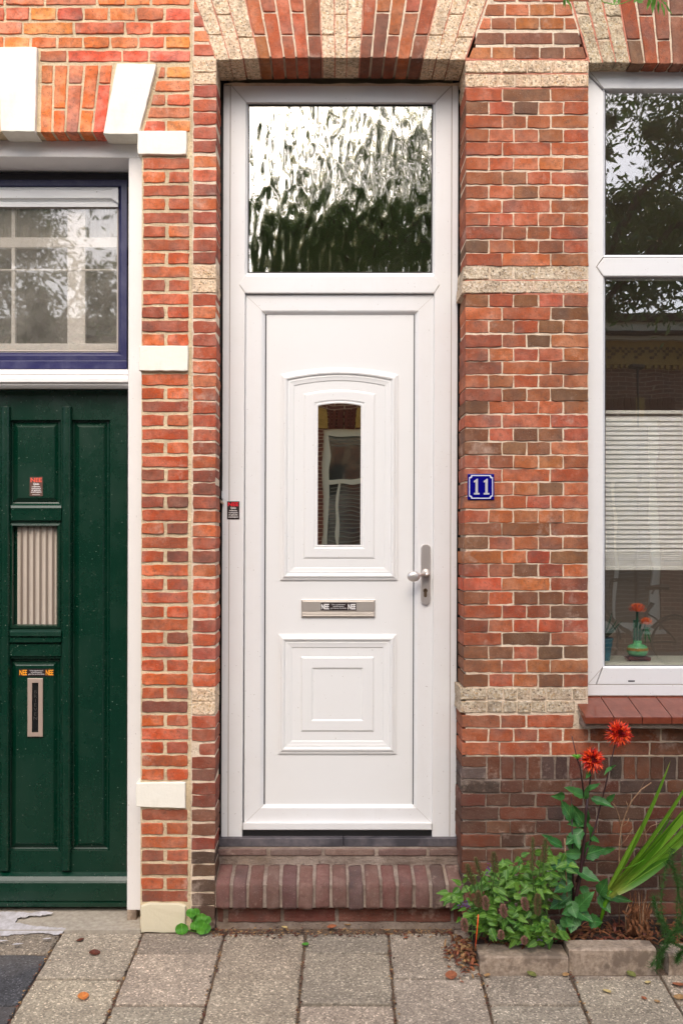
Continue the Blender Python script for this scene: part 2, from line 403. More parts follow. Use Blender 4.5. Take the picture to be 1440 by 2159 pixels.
PPL = [(102, 64, 58), (92, 62, 60), (114, 68, 60), (86, 60, 60), (106, 70, 64), (78, 64, 70), (98, 58, 57), (70, 58, 62)]
def pick(pal): return vary(random.choice(pal))
def dim(pal, f): return [tuple(q*f for q in c) for c in pal]
P11 = dim(P11, .93); PLOW = dim(PLOW, .93); P11D = dim(P11D, .92)
def c11(y):
    if random.random() < (.12 if y < 500 else .22): return vary(random.choice(P11D))
    return pick(P11 if y < 1150 or random.random() < .35 else PLOW)

# openings for the mortar sheets, in photo pixels on the wall plane
BIGL, BIGR, BIGT = -420, 1948, -420
def sheet(name, rects, mat, parent, y, thick=.03, lean=.0022):
    mb = MB()
    for (x0, y0, x1, y1) in rects:
        pts = [W(x0, y1, 0, lean), W(x1, y1, 0, lean), W(x1, y0, 0, lean), W(x0, y0, 0, lean)]
        mb.prism([(p.x, p.z) for p in pts], y, y+thick)
    return mb.build(name, mat, parent)

# ============================================================ NEIGHBOUR WALL (left)
nw = thing('brick_wall', W(350, 1962), 'orange red brick wall with wide pale joints and cream painted blocks round the green door', 'brick wall')
sheet('mortar', [(BIGL, BIGT, 404, 277), (298, 277, 404, 1962), (BIGL, 277, -330, 1962)], m_mortar2, nw, .0045, .2)
rowsN = [15-29*k for k in range(0, 6)][::-1]+[]
bt = [-40, -12]
def nrow(y, xs, pal, h=22.5):
    for a, b in zip(xs[:-1], xs[1:]):
        brick(nw, a+2.6, b-2.6, y, y+h, pick(pal), 0, 'crisp', .09)
def seq(x0, x1, sizes, off=0):
    xs = [x1]; i = off
    while xs[-1] > x0: xs.append(xs[-1]-sizes[i % len(sizes)]+random.uniform(-2, 2)); i += 1
    return xs[::-1]
nrow(-13, seq(-20, 401, [84, 54, 62, 110]), PN_T); 
nrow(16.5, seq(-30, 401, [57, 58, 57, 56, 58, 55, 52, 58]), PN_T, 25)
nrow(47, seq(-20, 401, [84, 55, 110, 106, 56]), PN_T, 24)
nrow(78, seq(-20, 401, [56, 58, 58, 57, 57, 57, 55]), PN_T, 22)
nrow(107, [81, 140, 256, 312, 401], PN_T, 22)
nrow(-42, seq(-20, 401, [56, 58, 58, 57, 57, 57, 55]), PN_T, 23)
# clipped bricks beside the second painted block
for i, (yt, xm) in enumerate([(141, 349), (170, None), (199, 350), (226, None), (255, 350)]):
    xl = lambda y: 336-(y-138)*38/147.
    yb = yt+22; pal = PN_T
    if xm: pbrick(nw, [(xl(yt)+2, yt), (xm-3, yt), (xm-3, yb), (xl(yb)+2, yb)], pick(pal), 0, .09); brick(nw, xm+2, 398.5, yt, yb, pick(pal), 0, 'crisp', .09)
    else: pbrick(nw, [(xl(yt)+2, yt), (398.5, yt), (398.5, yb), (xl(yb)+2, yb)], pick(pal), 0, .09)
# soldier bricks of the flat arch
cols_b = [83, 109.5, 136, 164.5, 193, 221]; cols_t = [84.5, 112.5, 143, 177, 209, 238]
def arch_pt(i, f, y):
    t = (y-137)/(281-137.); return (cols_t[i]+f+(cols_b[i]-cols_t[i])*t, y)
for i in range(5):
    sp = [177, 230][i % 2]
    for (a, b) in ((137, sp-2), (sp+2, 279)):
        pts = [arch_pt(i, 2, a), (arch_pt(i+1, -2.5, a)), (arch_pt(i+1, -2.5, b)), arch_pt(i, 2, b)]
        pbrick(nw, pts, pick(PN_T), 0, .09)
for i in range(6):                                   # mirrored half, left of the keystone (outside the frame)
    pbrick(nw, [(-20-i*28, 137), (-45-i*28, 137), (-42-i*26, 279), (-18-i*26, 279)], pick(PN_T), 0, .09)
def pblock(pts, col, y=-.012, d=.1, name='painted_block', jit=.001): return pbrick(nw, pts, col, y, d, m_mason, .0026, jit, name)
CRM = hexl(238, 233, 220)
pblock([(-2, 103), (79.5, 103), (76, 281), (4, 281), ], CRM, -.02, .11, 'keystone')
pblock([(246, 136), (330, 138), (292.5, 285), (217.5, 285)], CRM, -.012, .1)
pblock([(290, 278), (393.5, 278), (393, 328), (290, 327)], CRM)
pblock([(294.5, 730), (397.5, 730), (397, 783), (294.5, 782.5)], CRM)
pblock([(289, 1650), (393.5, 1648), (393.5, 1703), (290, 1700)], CRM)
pblock([(300, 1908), (318, 1903), (380, 1904), (394, 1910), (394, 1964), (300, 1964)], hexl(214, 204, 176), -.012, .1, 'base_stone', .002)
# pier bricks
yN = [333.5, 361.7, 390, 418.5, 447.7, 476.7, 505, 533, 562, 590, 619, 647, 676, 705]
yN2 = [789, 818, 846, 875, 904, 933, 962, 990, 1018, 1047, 1075, 1103, 1133, 1162, 1191, 1221, 1249, 1279, 1306, 1334, 1363, 1392, 1421, 1450, 1479, 1508, 1537, 1565, 1593, 1622]
yN3 = [1707, 1736, 1765, 1793, 1822, 1852, 1879]
for L_, x_ in ((yN, 1.5), (yN2, 0), (yN3, 0)):
    for i, y in enumerate(L_):
        pal = PN_M if y < 640 else PN_L
        if y > 1700: pal = [(170, 92, 72), (182, 96, 70), (150, 84, 72)]
        dx = 2 if y < 640 else 0
        if i % 2 == 0: brick(nw, 300+dx, 397+dx*.5, y, y+22.5, pick(pal), 0, 'crisp', .09, .0012)
        else:
            brick(nw, 300+dx, 345.5+dx, y, y+22.5, pick(pal), 0, 'crisp', .09, .0012); brick(nw, 353.5+dx, 397+dx*.5, y, y+22.5, pick(pal), 0, 'crisp', .09, .0012)

# ============================================================ PIER left of the white door (house 11)
pi = thing('brick_pier', W(430, 1958), 'narrow dark red brick pier between the pale joint seam and the white door', 'brick wall')
sheet('mortar', [(404.5, BIGT, 454.5, 1958)], m_mortar, pi, .0025, .144)
yP = [180, 210, 238, 268, 297, 328, 358, 388, 418, 447, 477, 505, 532, 620, 647, 677, 705, 732, 762, 791, 819, 847, 875, 905, 933, 962, 992, 1019, 1048, 1077, 1107, 1134, 1162, 1191, 1220, 1250, 1279, 1308, 1337, 1366, 1395, 1423, 1510, 1538, 1568, 1596, 1622, 1651, 1677, 1707, 1737, 1767, 1796, 1823, 1855, 1884, 1910, 1934]
for y in yP:
    pal = [(192, 98, 80), (200, 112, 80), (180, 92, 80), (168, 92, 86)] if y < 700 else [(176, 88, 72), (164, 88, 78), (186, 98, 68), (156, 86, 80)]
    if y > 1590: pal = [(128, 66, 60), (112, 66, 64), (120, 76, 74)]
    if y > 1790: pal = [(84, 66, 66), (76, 64, 66), (96, 72, 68)]
    x0 = 422 if y == 1568 else 407.5
    brick(pi, x0-(1 if y > 1500 else 0), 455.5, y, y+24.5, pick(pal), -.001, 'crisp', .15, .0016)
for y0, y1 in ((126, 179), (560, 617), (1451, 1507)):
    ym = (y0+y1)/2
    pbrick(pi, [(406, y0), (455.5, y0), (455.5, ym-.5), (406, ym-.5)], (1.1, .98, .86, 1), -.003, .152, m_stone, .003, .0016, 'stone_block', lean=.0016)
    pbrick(pi, [(406, ym+.5), (455.5, ym+.5), (455.5, y1), (406, y1)], (1.1, .98, .86, 1), -.003, .152, m_stone, .003, .0016, 'stone_block', lean=.0016)
for y0, y1, x0, x1 in ((93, 118, 444, 451), (64, 88, 436, 443), (33, 57, 426, 434), (2, 27, 418, 425)):
    pbrick(pi, [(407, y0), (x0, y0), (x1, y1), (407, y1)], pick([(200, 112, 84), (180, 96, 88)]), -.001, .1)

# ============================================================ WALL between door and window
hw = thing('brick_wall', W(1110, 1600), 'dark red and brown brick wall with thin cream joints between the white door and the big window', 'brick wall')
sheet('mortar', [(982.3, 128, 1239.5, 1595), (1239.5, 1508, BIGR, 1595), (1836, 128, BIGR, 1508), (1002, BIGT, 1220, 128)], m_mortar, hw, .0022, .171, .0008)
A = [981, 1030, 1082, 1134.5, 1187, 1239]; B3 = [981, 1058, 1160, 1239]; BS = [981, 1058, 1110, 1160, 1239]
rowsR = [(187.5,'B'),(215,'A'),(244,'S'),(273,'A'),(301,'B'),(332.6,'A'),(363,'S'),(392,'A'),(422,'B'),(450,'A'),(478,'S'),(507,'A'),(535,'B'),
 (621,'A'),(648.5,'B'),(676,'A'),(706,'S'),(735,'A'),(763,'B'),(791,'A'),(820,'S'),(846,'A'),(875,'B'),(904,'A'),(932.5,'S'),(961,'A'),(989,'B'),(1018,'A'),(1046,'S'),
 (1076,'A'),(1103,'B'),(1132,'A'),(1162,'S'),(1190,'A'),(1219,'B'),(1248,'A'),(1277,'S'),(1307,'A'),(1334.5,'B'),(1363,'A'),(1392,'S'),(1422,'A')]
for y, k_ in rowsR:
    xs = {'A': A, 'B': B3, 'S': BS}[k_]
    for i, (a, b) in enumerate(zip(xs[:-1], xs[1:])):
        j1 = random.uniform(-1.5, 1.5)
        col = c11(y)
        if i == 0 and y > 640: a -= min(4, (y-640)*.006)
        brick(hw, a+(1.2 if i else 0), b-1.4 if b < 1238 else b, y, y+25.6, col, -.001 if i else -.002, 'old', .176 if i == 0 else .1, .0008)
# rough stone bands
def stoneband(y0, y1, xs, col=(1, .96, .9, 1), xl=979):
    for a, b in zip(xs[:-1], xs[1:]):
        pbrick(hw, [(a+1, y0+.8), (b-1, y0+.8), (b-1, y1-.8), (a+1, y1-.8)], col, -.003+random.uniform(-.003, .003), .178 if a < 985 else .1, m_stone, .003, .0018, 'stone_block', lean=.0008)
stoneband(127, 154, [979, 1056, 1110, 1161, 1240], (1.14, 1.03, .92, 1)); stoneband(156, 184.5, [979, 1030, 1084, 1138, 1190, 1240], (1.1, .96, .84, 1))
stoneband(560, 590, [975, 1031, 1082, 1136, 1239], (.92, .88, .82, 1)); stoneband(591, 619, [972, 1055, 1110, 1163, 1238], (.95, .89, .83, 1))
stoneband(1450, 1476, [969, 1026, 1062, 1090, 1119, 1152, 1206, 1236], (.84, .80, .74, 1)); stoneband(1477, 1503, [969, 1026, 1060, 1090, 1120, 1150, 1213], (.84, .80, .74, 1))
mbp = MB()
for (y0, y1) in ((121, 127), (154, 156.5), (184, 188), (589.5, 592), (616, 621.5)):
    p0 = W(980, y1, 0, .0008); p1 = W(1239, y0, 0, .0008); mbp.box((p0.x, .0015, p0.z), (p1.x, .05, p1.z))
mbp.build('pink_pointing', m_mpink, hw)
# corner masonry above, between the two arches
for y, xs in ((99, [996, 1034, 1082, 1135, 1187]), (68.4, [1008, 1062, 1164]), (37, [1015, 1033, 1084, 1135, 1187]), (8, [1023, 1062, 1113, 1166])):
    le = lambda yy: 982+(128-yy)*.345; re_ = lambda yy: 1238-(128-yy)*.30
    xs = [le(y+12)]+[x for x in xs if x > le(y)+14 and x < re_(y)-14]+[re_(y+12)]
    for i, (a, b) in enumerate(zip(xs[:-1], xs[1:])):
        al, bl = a+1.2, b-1.2
        pts = [(al if i else le(y)+2.5, y), (bl if i < len(xs)-2 else re_(y)-3, y), (bl if i < len(xs)-2 else re_(y+25)-3, y+25), (al if i else le(y+25)+2.5, y+25)]
        pbrick(hw, pts, pick([(186, 108, 84), (176, 104, 86), (150, 96, 84), (168, 104, 70), (136, 94, 88)]), -.001, .1)
for y in (-22, -51, -80, -110):
    for a in range(1035, 1195, 52): brick(hw, a+2, a+49, y, y+25, c11(0), 0, 'old', .1)
# courses below the stone band
XR = 1700
def hrow(par, y, xs, palf, h=25.5, kind='old', y0=-.001):
    for i, (a, b) in enumerate(zip(xs[:-1], xs[1:])):
        brick(par, a+(1.6 if i else 0), b-1.6, y, y+h, palf(), y0, kind, .176 if i == 0 else .1, .0008)
RED = lambda: pick([(196, 92, 68), (186, 86, 68), (178, 92, 76)])
def REDX(par, y, xs, kind='old'):
    for i, (a, b) in enumerate(zip(xs[:-1], xs[1:])):
        c = pick([(168, 92, 70), (160, 86, 68), (152, 88, 74)]) if a < 1200 else pick([(132, 80, 66), (122, 76, 68), (142, 82, 64)])
        brick(par, a+(1.6 if i else 0), b-1.6, y, y+25.5, c, -.001, kind, .176 if i == 0 else .1, .0008)
REDX(hw, 1508, [974, 1055, 1110, 1210]); 
REDX(hw, 1537, [974, 1030, 1083, 1134, 1187, 1242, 1292, 1393, 1445, 1497, 1549, 1600, 1652, 1704])
REDX(hw, 1566, [974, 1053, 1161, 1262, 1369, 1472, 1575, 1678])

# ============================================================ dark plinth under the window
pl = thing('brick_plinth', W(1250, 1960), 'dark brown brick plinth with a soldier course under the window sill behind the flowers', 'brick wall')
sheet('mortar', [(976.5, 1595.2, BIGR, 1975)], m_mortar3, pl, .004, .171, .0008)
DK = lambda: pick(PPL)
hrow(pl, 1596, [974, 1026], DK, 21, 'crisp'); hrow(pl, 1620, [974, 1026], lambda: vary((88, 80, 88)), 22, 'crisp')
x = 1027
while x < XR:
    c = W(x+14, 1619, 0, .0008); nom, L = bvar(.094, 'crisp', .1)
    o = inst('brick', random.choice(L), (c.x, random.uniform(-.002, .002), c.z), pl, (0, math.pi/2+random.uniform(-.01, .01), 0), (.092/.098, 1, (25.+random.uniform(-1.5, 1.5))*K/.049), DK()); x += 28.6
for y, xs in ((1646, [973, 1054, 1102, 1204, 1306, 1405, 1508, 1610, 1712]), (1674.5, [973, 1025, 1075, 1129, 1230, 1332, 1380, 1432, 1484, 1586, 1690]), (1703, [973, 1052, 1153, 1190, 1258, 1360, 1462, 1562, 1665]),
              (1732, [972, 1025, 1076, 1130, 1180, 1260, 1290, 1335, 1385, 1437, 1540, 1640]), (1760.5, [973, 1056, 1106, 1208, 1310, 1412, 1514, 1616]), (1791, [973, 1026, 1080, 1132, 1234, 1338, 1440, 1542, 1644]),
              (1818.5, [974, 1050, 1150, 1205, 1258, 1360, 1462, 1564, 1666]), (1847, [974, 1026, 1078, 1130, 1182, 1284, 1388, 1490, 1590]), (1876, [974, 1056, 1158, 1260, 1362, 1464, 1566]), (1904, [974, 1028, 1080, 1180, 1282, 1384, 1486, 1588]), (1932, [974, 1056, 1158, 1260, 1362, 1464, 1566])):
    hrow(pl, y, xs, DK, 24.5, 'crisp')

# ============================================================ flat arches
def flat_arch(name, label, cx, x_l, ybot, stones, bricks, focus=760, ytop=-55, hide=None, soff=.214, start=None):
    t = thing(name, W(cx, ybot), label, 'arch')
    def pt(x, y): return (cx+(x-cx)*(1+(ybot-y)/focus), y)
    return t, pt
da = thing('brick_arch', W(716, 122), 'flat arch of fanned bricks and rough pale stones over the white door', 'brick arch')
bot = lambda x: 122.5+5*((x-716)/263.)**2
def dpt(x, y): return (716+(x-716)*(1+(125-y)/745.), y)
bj = [544, 570, 598, 623.5, 650, 678]; brj = [757, 781, 808, 834, 862, 890]
sj = [[453, 483, 512, 544], [678, 704.5, 729, 757], [890, 918, 946, 979]]
m0 = MB(); m0.mi = 0
m0.prism([(W(*dpt(453.5, 128)).x, W(453, 118).z), (W(*dpt(979, 128)).x, W(453, 118).z), (W(*dpt(979, BIGT+200)).x, W(0, BIGT+200).z), (W(*dpt(453.5, BIGT+200)).x, W(0, BIGT+200).z)], .0045, .18)
m0.build('mortar', m_mortar, da)
def vou(par, ptf, a, b, ya, yb, col, mat, nm, d=.179, bev=.003, jit=.0012, g=1.7, y=-.001):
    pts = [ptf(a+g, ya), ptf(b-g, ya), ptf(b-g, yb), ptf(a+g, yb)]
    return pbrick(par, pts, col, y, d, mat, bev, jit, nm)
ARP = [(182, 98, 78), (168, 92, 80), (196, 112, 78), (150, 92, 82), (176, 108, 80)]
for L_, m_ in ((bj, 0), (brj, 0)):
    for i in range(5):
        sp = [74, 26][i % 2]; xb = (L_[i]+L_[i+1])/2
        vou(da, dpt, L_[i], L_[i+1], sp+1.6, bot(xb), pick(ARP), m_brick, 'brick')
        vou(da, dpt, L_[i], L_[i+1], sp-100, sp-1.6, pick(ARP), m_brick, 'brick')
        vou(da, dpt, L_[i], L_[i+1], sp-180, sp-103, pick(ARP), m_brick, 'brick')
for L_ in sj:
    for i in range(3):
        sp = [74, 31, 79][i]; xb = (L_[i]+L_[i+1])/2
        vou(da, dpt, L_[i], L_[i+1], sp+1, bot(xb), (1.14, 1.03, .92, 1), m_stone, 'stone_block', .179, .0025, .0014, .7, -.002)
        vou(da, dpt, L_[i], L_[i+1], sp-100, sp-1, (1.14, 1.03, .92, 1), m_stone, 'stone_block', .179, .0025, .0014, .7, -.002)
        vou(da, dpt, L_[i], L_[i+1], sp-180, sp-101, (1.14, 1.03, .92, 1), m_stone, 'stone_block', .179, .0025, .0014, .7, -.002)
for L_ in sj:                                         # pink pointing beside the stones
    for x in L_:
        P_ = [W(*p) for p in (dpt(x-1.3, 122), dpt(x+1.3, 122), dpt(x+1.3, -100), dpt(x-1.3, -100))]; mb = MB(); mb.prism([(p.x, p.z) for p in P_], .0005, .17); mb.build('pink_pointing', m_mpink, da)
wa = thing('brick_arch', W(1460, 132), 'flat brick and stone arch over the big window, cut off by the photo top right', 'brick arch')
def wpt(x, y): return (1462+(x-1462)*(1+(130-y)/760.), y)
wj = [1240, 1267, 1295, 1325.5, 1356, 1385.5, 1414.5, 1443, 1471, 1499, 1528, 1557, 1586, 1600]
m0 = MB(); P_ = [W(*p) for p in (wpt(1240, 131), wpt(1680, 131), wpt(1680, -220), wpt(1240, -220))]; m0.prism([(p.x, p.z) for p in P_], .0045, .18); m0.build('mortar', m_mortar, wa)
for i in range(14):
    a = 1240+i*28.6 if i >= len(wj)-1 else wj[i]; b = a+28.6 if i >= len(wj)-1 else wj[i+1]
    st = i < 3
    sp = [[31, 84, 35][i] if st else [84, 33][(i+1) % 2]][0]
    mt, nm = (m_stone, 'stone_block') if st else (m_brick, 'brick')
    for ya, yb in ((sp+1.5, 131+ (2 if st else 4)), (sp-100, sp-1.5), (sp-180, sp-103)):
        vou(wa, wpt, a, b, ya, yb, (.86, .82, .72, 1) if st else pick([(150, 86, 72), (140, 92, 84), (168, 88, 68), (128, 92, 88)]), mt, nm, .07, .004 if st else .003, .003 if st else .0012, .8 if st else 1.9)
for x in wj[:4]:
    P_ = [W(*p) for p in (wpt(x-1.6, 131), wpt(x+1.6, 131), wpt(x+1.6, -150), wpt(x-1.6, -150))]; mb = MB(); mb.prism([(p.x, p.z) for p in P_], .0005, .06); mb.build('pink_pointing', m_mpink, wa)

# ============================================================ frame helpers
def rect(x0, y0, x1, y1, y, lean=.0022): return [W(x0, y1, y, lean), W(x1, y1, y, lean), W(x1, y0, y, lean), W(x0, y0, y, lean)]
def ringprof(px, prof, lean=.0022, cap=False, arch=0):
    """px=(x0,y0,x1,y1); prof=[(inset_px, depth_y)] from outside to inside"""
    rings = []
    for d, y in prof:
        x0, y0, x1, y1 = px[0]+d, px[1]+d, px[2]-d, px[3]-d
        if not arch: rings.append(rect(x0, y0, x1, y1, y, lean))
        else:
            pts = [(x0, y1), (x1, y1)]; h = arch*(x1-x0)/(px[2]-px[0])
            n = 14
            for q in range(n+1):
                t = 1-2*q/n; pts.append(((x0+x1)/2+t*(x1-x0)/2, y0+h-h*(1-t*t)))
            rings.append([W(a, b, y, lean) for a, b in pts])
    return rings
def member(poly, y0, y1, lean=.0022, mb=None):
    mb = mb or MB(); P_ = [W(a, b, y0, lean) for a, b in poly]; mb.prism([(p.x, p.z) for p in P_], y0, y1); return mb
def seam(mb, p, q, y, wd=.0011, lean=.0022):
    a, b = W(*p, y, lean), W(*q, y, lean); d = (b-a).normalized(); n = Vector((-d.z, 0, d.x))*wd/2
    mb.prism([(v.x, v.z) for v in (a-n, b-n, b+n, a+n)], y-.0004, y+.002)

# ============================================================ WHITE DOOR FRAME with fanlight
YF = .18; LN = .0032
fr = thing('door_frame', W(716, 1770, YF), 'white plastic door frame with a large rippled fanlight above the white door', 'door frame')
member([(469, 1770), (483, 1770), (483, 178), (469, 178)], YF, .30, LN).build('outer_strip', m_upvc, fr, bevel=.002)
member([(950.5, 1766), (963.5, 1766), (963.5, 180), (950.5, 180)], YF, .30, LN).build('outer_strip', m_upvc, fr, bevel=.002)
member([(483.6, 1770), (513.5, 1770), (516, 618), (517, 216), (483.6, 178)], YF+.001, .30, LN).build('stile', m_upvc, fr, bevel=.003)
member([(915, 216), (949.8, 180), (949.8, 1766), (913, 1766), (914, 618)], YF+.001, .30, LN).build('stile', m_upvc, fr, bevel=.003)
member([(484, 178), (949.5, 180), (915, 216), (517, 216)], YF+.0012, .30, LN).build('top_rail', m_upvc, fr, bevel=.003)
member([(517, 581.5), (914.6, 581.5), (926, 600), (914, 618), (516, 618), (503, 600)], YF-.003, .30, LN).build('transom_bar', m_upvc, fr, bevel=.004)
mb = MB(); mb.loft(ringprof((512, 211, 919, 585), [(3, YF+.012), (7, YF+.014), (10, YF+.022), (10, YF+.05)], LN)); mb.build('glazing_bead', m_upvc, fr)
mb = MB(); mb.loft(ringprof((512, 211, 919, 585), [(9.6, YF+.018), (11.4, YF+.019), (11.4, YF+.05)], LN)); mb.build('gasket', m_gasket, fr)
m_ripple = mat_glass('rippled_glass', .38, (.7, .7, .62, 1), .0018, .012, 0, 'cells', (1, .96, .88, 1))
mb = MB(); mb.loft([rect(518, 214, 916, 583, YF+.024, LN), rect(518, 214, 916, 583, YF+.032, LN)], cap0=True, cap1=True); mb.build('pane', m_ripple, fr)
sm = MB(); seam(sm, (484, 178), (517, 215), YF, lean=LN); seam(sm, (949.5, 180), (915, 215), YF, lean=LN); sm.build('mitre_joint', m_seam, fr)
mb = member([(483.1, 1770), (484.6, 1770), (484.6, 178), (483.1, 178)], YF-.0004, YF+.003, LN); member([(949.4, 1766), (950.9, 1766), (950.9, 180), (949.4, 180)], YF-.0004, YF+.003, LN, mb); mb.build('joint_line', m_seam, fr)
# dark gap behind the frame edges
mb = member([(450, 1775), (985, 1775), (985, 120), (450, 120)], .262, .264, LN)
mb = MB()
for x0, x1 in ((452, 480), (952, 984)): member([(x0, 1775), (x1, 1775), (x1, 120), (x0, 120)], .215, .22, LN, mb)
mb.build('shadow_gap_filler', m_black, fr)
# sealant lump under the arch
mb = MB(); pts = [(470+i*25, 176+random.uniform(-2.5, 1.5)) for i in range(21)]
for (a, b), (c, d) in zip(pts[:-1], pts[1:]): member([(a, 181), (c, 181), (c, d), (a, b)], YF+.0, YF+.05, LN, mb)
mb.build('sealant', m_mortar, fr)

# ============================================================ WHITE DOOR leaf
YD = .192
dr = thing('front_door', W(716, 1750, YD), 'white panelled front door with a narrow arched glass and a metal letter plate', 'front door')
mb = MB(); mb.loft(ringprof((517, 621.5, 914.5, 1737), [(0, YD+.03), (0, YD+.004), (2.5, YD), (33, YD), (36, YD+.003), (41.5, YD+.012), (41.5, YD+.03)], LN)); mb.build('leaf_frame', m_upvc, dr)
sm = MB()
for p, q in (((519, 624), (558, 661)), ((912.5, 624), (873, 661)), ((519, 1735), (558, 1697)), ((912, 1735), (873, 1697))): seam(sm, p, q, YD, lean=LN)
sm.build('mitre_joint', m_seam, dr)
mb = MB(); mb.loft(ringprof((558.8, 660, 873.6, 1699), [(0, YD+.011), (2.2, YD+.011), (2.2, YD+.03)], LN)); mb.build('gasket', m_gasket, dr)
YPn = YD+.014
# flat panel with raised mouldings; openings follow the arch
def moulding(px, prof, arch, name, mat):
    mb = MB(); mb.loft(ringprof(px, prof, LN, arch=arch)); return mb.build(name, mat, dr, smooth=False)
gx = (663, 845.5, 768, 1151)                       # glass surround
mb = MB()
outer = ringprof((560.5, 661.5, 872, 1697.5), [(0, YPn)], LN)[0]
# panel sheet built as strips round the arched opening
xl, xr, yt, yb = 560.5, 872, 661.5, 1697.5
def q4(a, b, c, d, y=YPn): mb.add([W(*p, y, LN) for p in (a, b, c, d)], [(0, 1, 2, 3)])
q4((xl, yb), (xr, yb), (xr, 1150), (xl, 1150)); q4((xl, 1150), (664, 1150), (664, yt), (xl, yt)); q4((767, 1150), (xr, 1150), (xr, yt), (767, yt))
n = 14
for q in range(n):
    t0, t1 = -1+2*q/n, -1+2*(q+1)/n; f = lambda t: 856-9*(1-t*t)
    x0, x1 = 715.5+t0*51.5, 715.5+t1*51.5
    q4((x0, f(t0)), (x1, f(t1)), (x1, yt), (x0, yt))
mb.build('panel', m_upvcp, dr)
up = [(0, YPn+.001), (0, YPn-.005), (3, YPn-.0075), (4.5, YPn-.0075), (6, YPn-.011), (9, YPn-.014), (12, YPn-.0125), (14.5, YPn-.007), (15.5, YPn-.006), (18, YPn-.007), (21, YPn-.0055), (27, YPn-.004), (28.5, YPn-.001), (48, YPn-.001), (51, YPn-.005), (54, YPn-.0055), (64, YPn-.0055), (70, YPn-.0055), (71, YPn-.004), (74, YPn-.002), (75.5, YPn-.005), (78, YPn-.004), (78.5, YPn+.014)]
def split_mould(px, prof, arch, name, insx=None):
    rings = []
    for d, y in prof:
        dx, dt, db = insx(d)
        x0, y0, x1, y1 = px[0]+dx, px[1]+dt, px[2]-dx, px[3]-db
        pts = [(x0, y1), (x1, y1)]; h = arch*((x1-x0)/(px[2]-px[0]))
        n = 16 if arch else 1
        for q in range(n+1):
            t = 1-2*q/n; pts.append(((x0+x1)/2+t*(x1-x0)/2, y0+h-h*(1-t*t) if arch else y0))
        rings.append([W(a, b, y, LN) for a, b in pts])
    mb = MB(); mb.loft(rings); return mb.build(name, m_upvcp, dr)
up_o = split_mould((592, 776, 838.5, 1223.5), up, 14, 'upper_moulding', lambda d: (d*1.0, d*.95, d*.95))
lo = [(0, YPn+.001), (0, YPn-.005), (3, YPn-.0075), (4.5, YPn-.0075), (6, YPn-.011), (9, YPn-.014), (12, YPn-.0125), (14.5, YPn-.007), (15.5, YPn-.006), (18, YPn-.007), (21, YPn-.0055), (27, YPn-.004), (28.5, YPn-.001), (47, YPn-.001), (50.5, YPn-.006), (52, YPn-.006), (70, YPn-.006), (73.5, YPn-.0012)]
mb = MB(); mb.loft(ringprof((588.5, 1337.5, 837, 1590), lo, LN), cap1=True); mb.build('lower_moulding', m_upvcp, dr)
m_dglass = mat_glass('bevelled_door_glass', .85, (.25, .2, .14, 1), .0006, 0, 0, 'noise', (1, .9, .74, 1))
mb = MB(); mb.loft([rect(667, 846, 765, 1148, YPn+.006, LN), rect(667, 846, 765, 1148, YPn+.012, LN)], cap0=True, cap1=True); mb.build('pane', m_dglass, dr)
mb = MB(); mb.loft(ringprof((514.5, 1734.5, 912.5, 1750), [(0, YD+.02), (0, YD-.018), (1.2, YD-.021)], .0032), cap1=True); mb.build('drip_rail', m_upvc, dr, bevel=.001)
member([(514, 1768), (913, 1766), (913, 1751), (514, 1751)], YD-.002, YD+.03, LN).build('bottom_seal', m_black, dr, bevel=.003)
# letter plate
mb = MB(); mb.loft(ringprof((636.5, 1264, 791.5, 1301.5), [(0, YPn), (0, YPn-.007), (1.2, YPn-.0085), (3, YPn-.0085)], LN), cap1=True); lp = mb.build('letter_plate', m_alu, dr)
mb = MB(); mb.loft(ringprof((639, 1267, 789, 1289), [(0, YPn-.0084), (0, YPn-.010), (1, YPn-.0108)], LN), cap1=True); mb.build('flap', m_alu, lp)
mb = MB()
for yy in (1291.5, 1295, 1298): mb.loft(ringprof((638.5, yy-1.1, 789.5, yy+1.1), [(0, YPn-.008), (0, YPn-.0098), (.8, YPn-.0104)], LN), cap1=True)
mb.build('rib', m_alu, lp)
# handle
def ell(cx, cy, rx, rz, y, n=20): c = W(cx, cy, YD, LN); return [(c.x+rx*K*math.cos(2*math.pi*q/n), y, c.z+rz*K*math.sin(2*math.pi*q/n)) for q in range(n)]
def stadium(cx, y0, y1, r, y, n=8):
    pts = []
    for q in range(n+1): a = math.pi*q/n; pts.append((cx+r*math.cos(a), y0+r-r*math.sin(a)))
    for q in range(n+1): a = math.pi+math.pi*q/n; pts.append((cx+r*math.cos(a), y1-r-r*math.sin(a)))
    return [W(a, b, YD, LN)+Vector((0, y-YD, 0)) for a, b in pts]
mb = MB(); mb.loft([stadium(897.5, 1147, 1275, 10.2, YD), stadium(897.5, 1147, 1275, 10.2, YD-.008), stadium(897.5, 1148, 1274, 8.6, YD-.012)], cap1=True)
hp = mb.build('handle_plate', m_nickel, dr)
mb = MB(); c = W(899, 1209, YD, LN)
mb.loft([ell(897.5, 1208, 9.5, 9, YD-.011), ell(897.5, 1208, 9, 8.5, YD-.018), ell(898.5, 1210, 6, 5, YD-.028), ell(899, 1211, 5, 4, YD-.045)], cap0=True, cap1=True)
mb.tube([W(899, 1210, YD-.035, LN), W(884, 1212, YD-.05, LN), W(876, 1215, YD-.055, LN)], .008, 10)
mb.build('knob_neck', m_nickel, hp, smooth=True)
mb = MB(); c = W(872.5, 1215.5, YD-.06, LN)
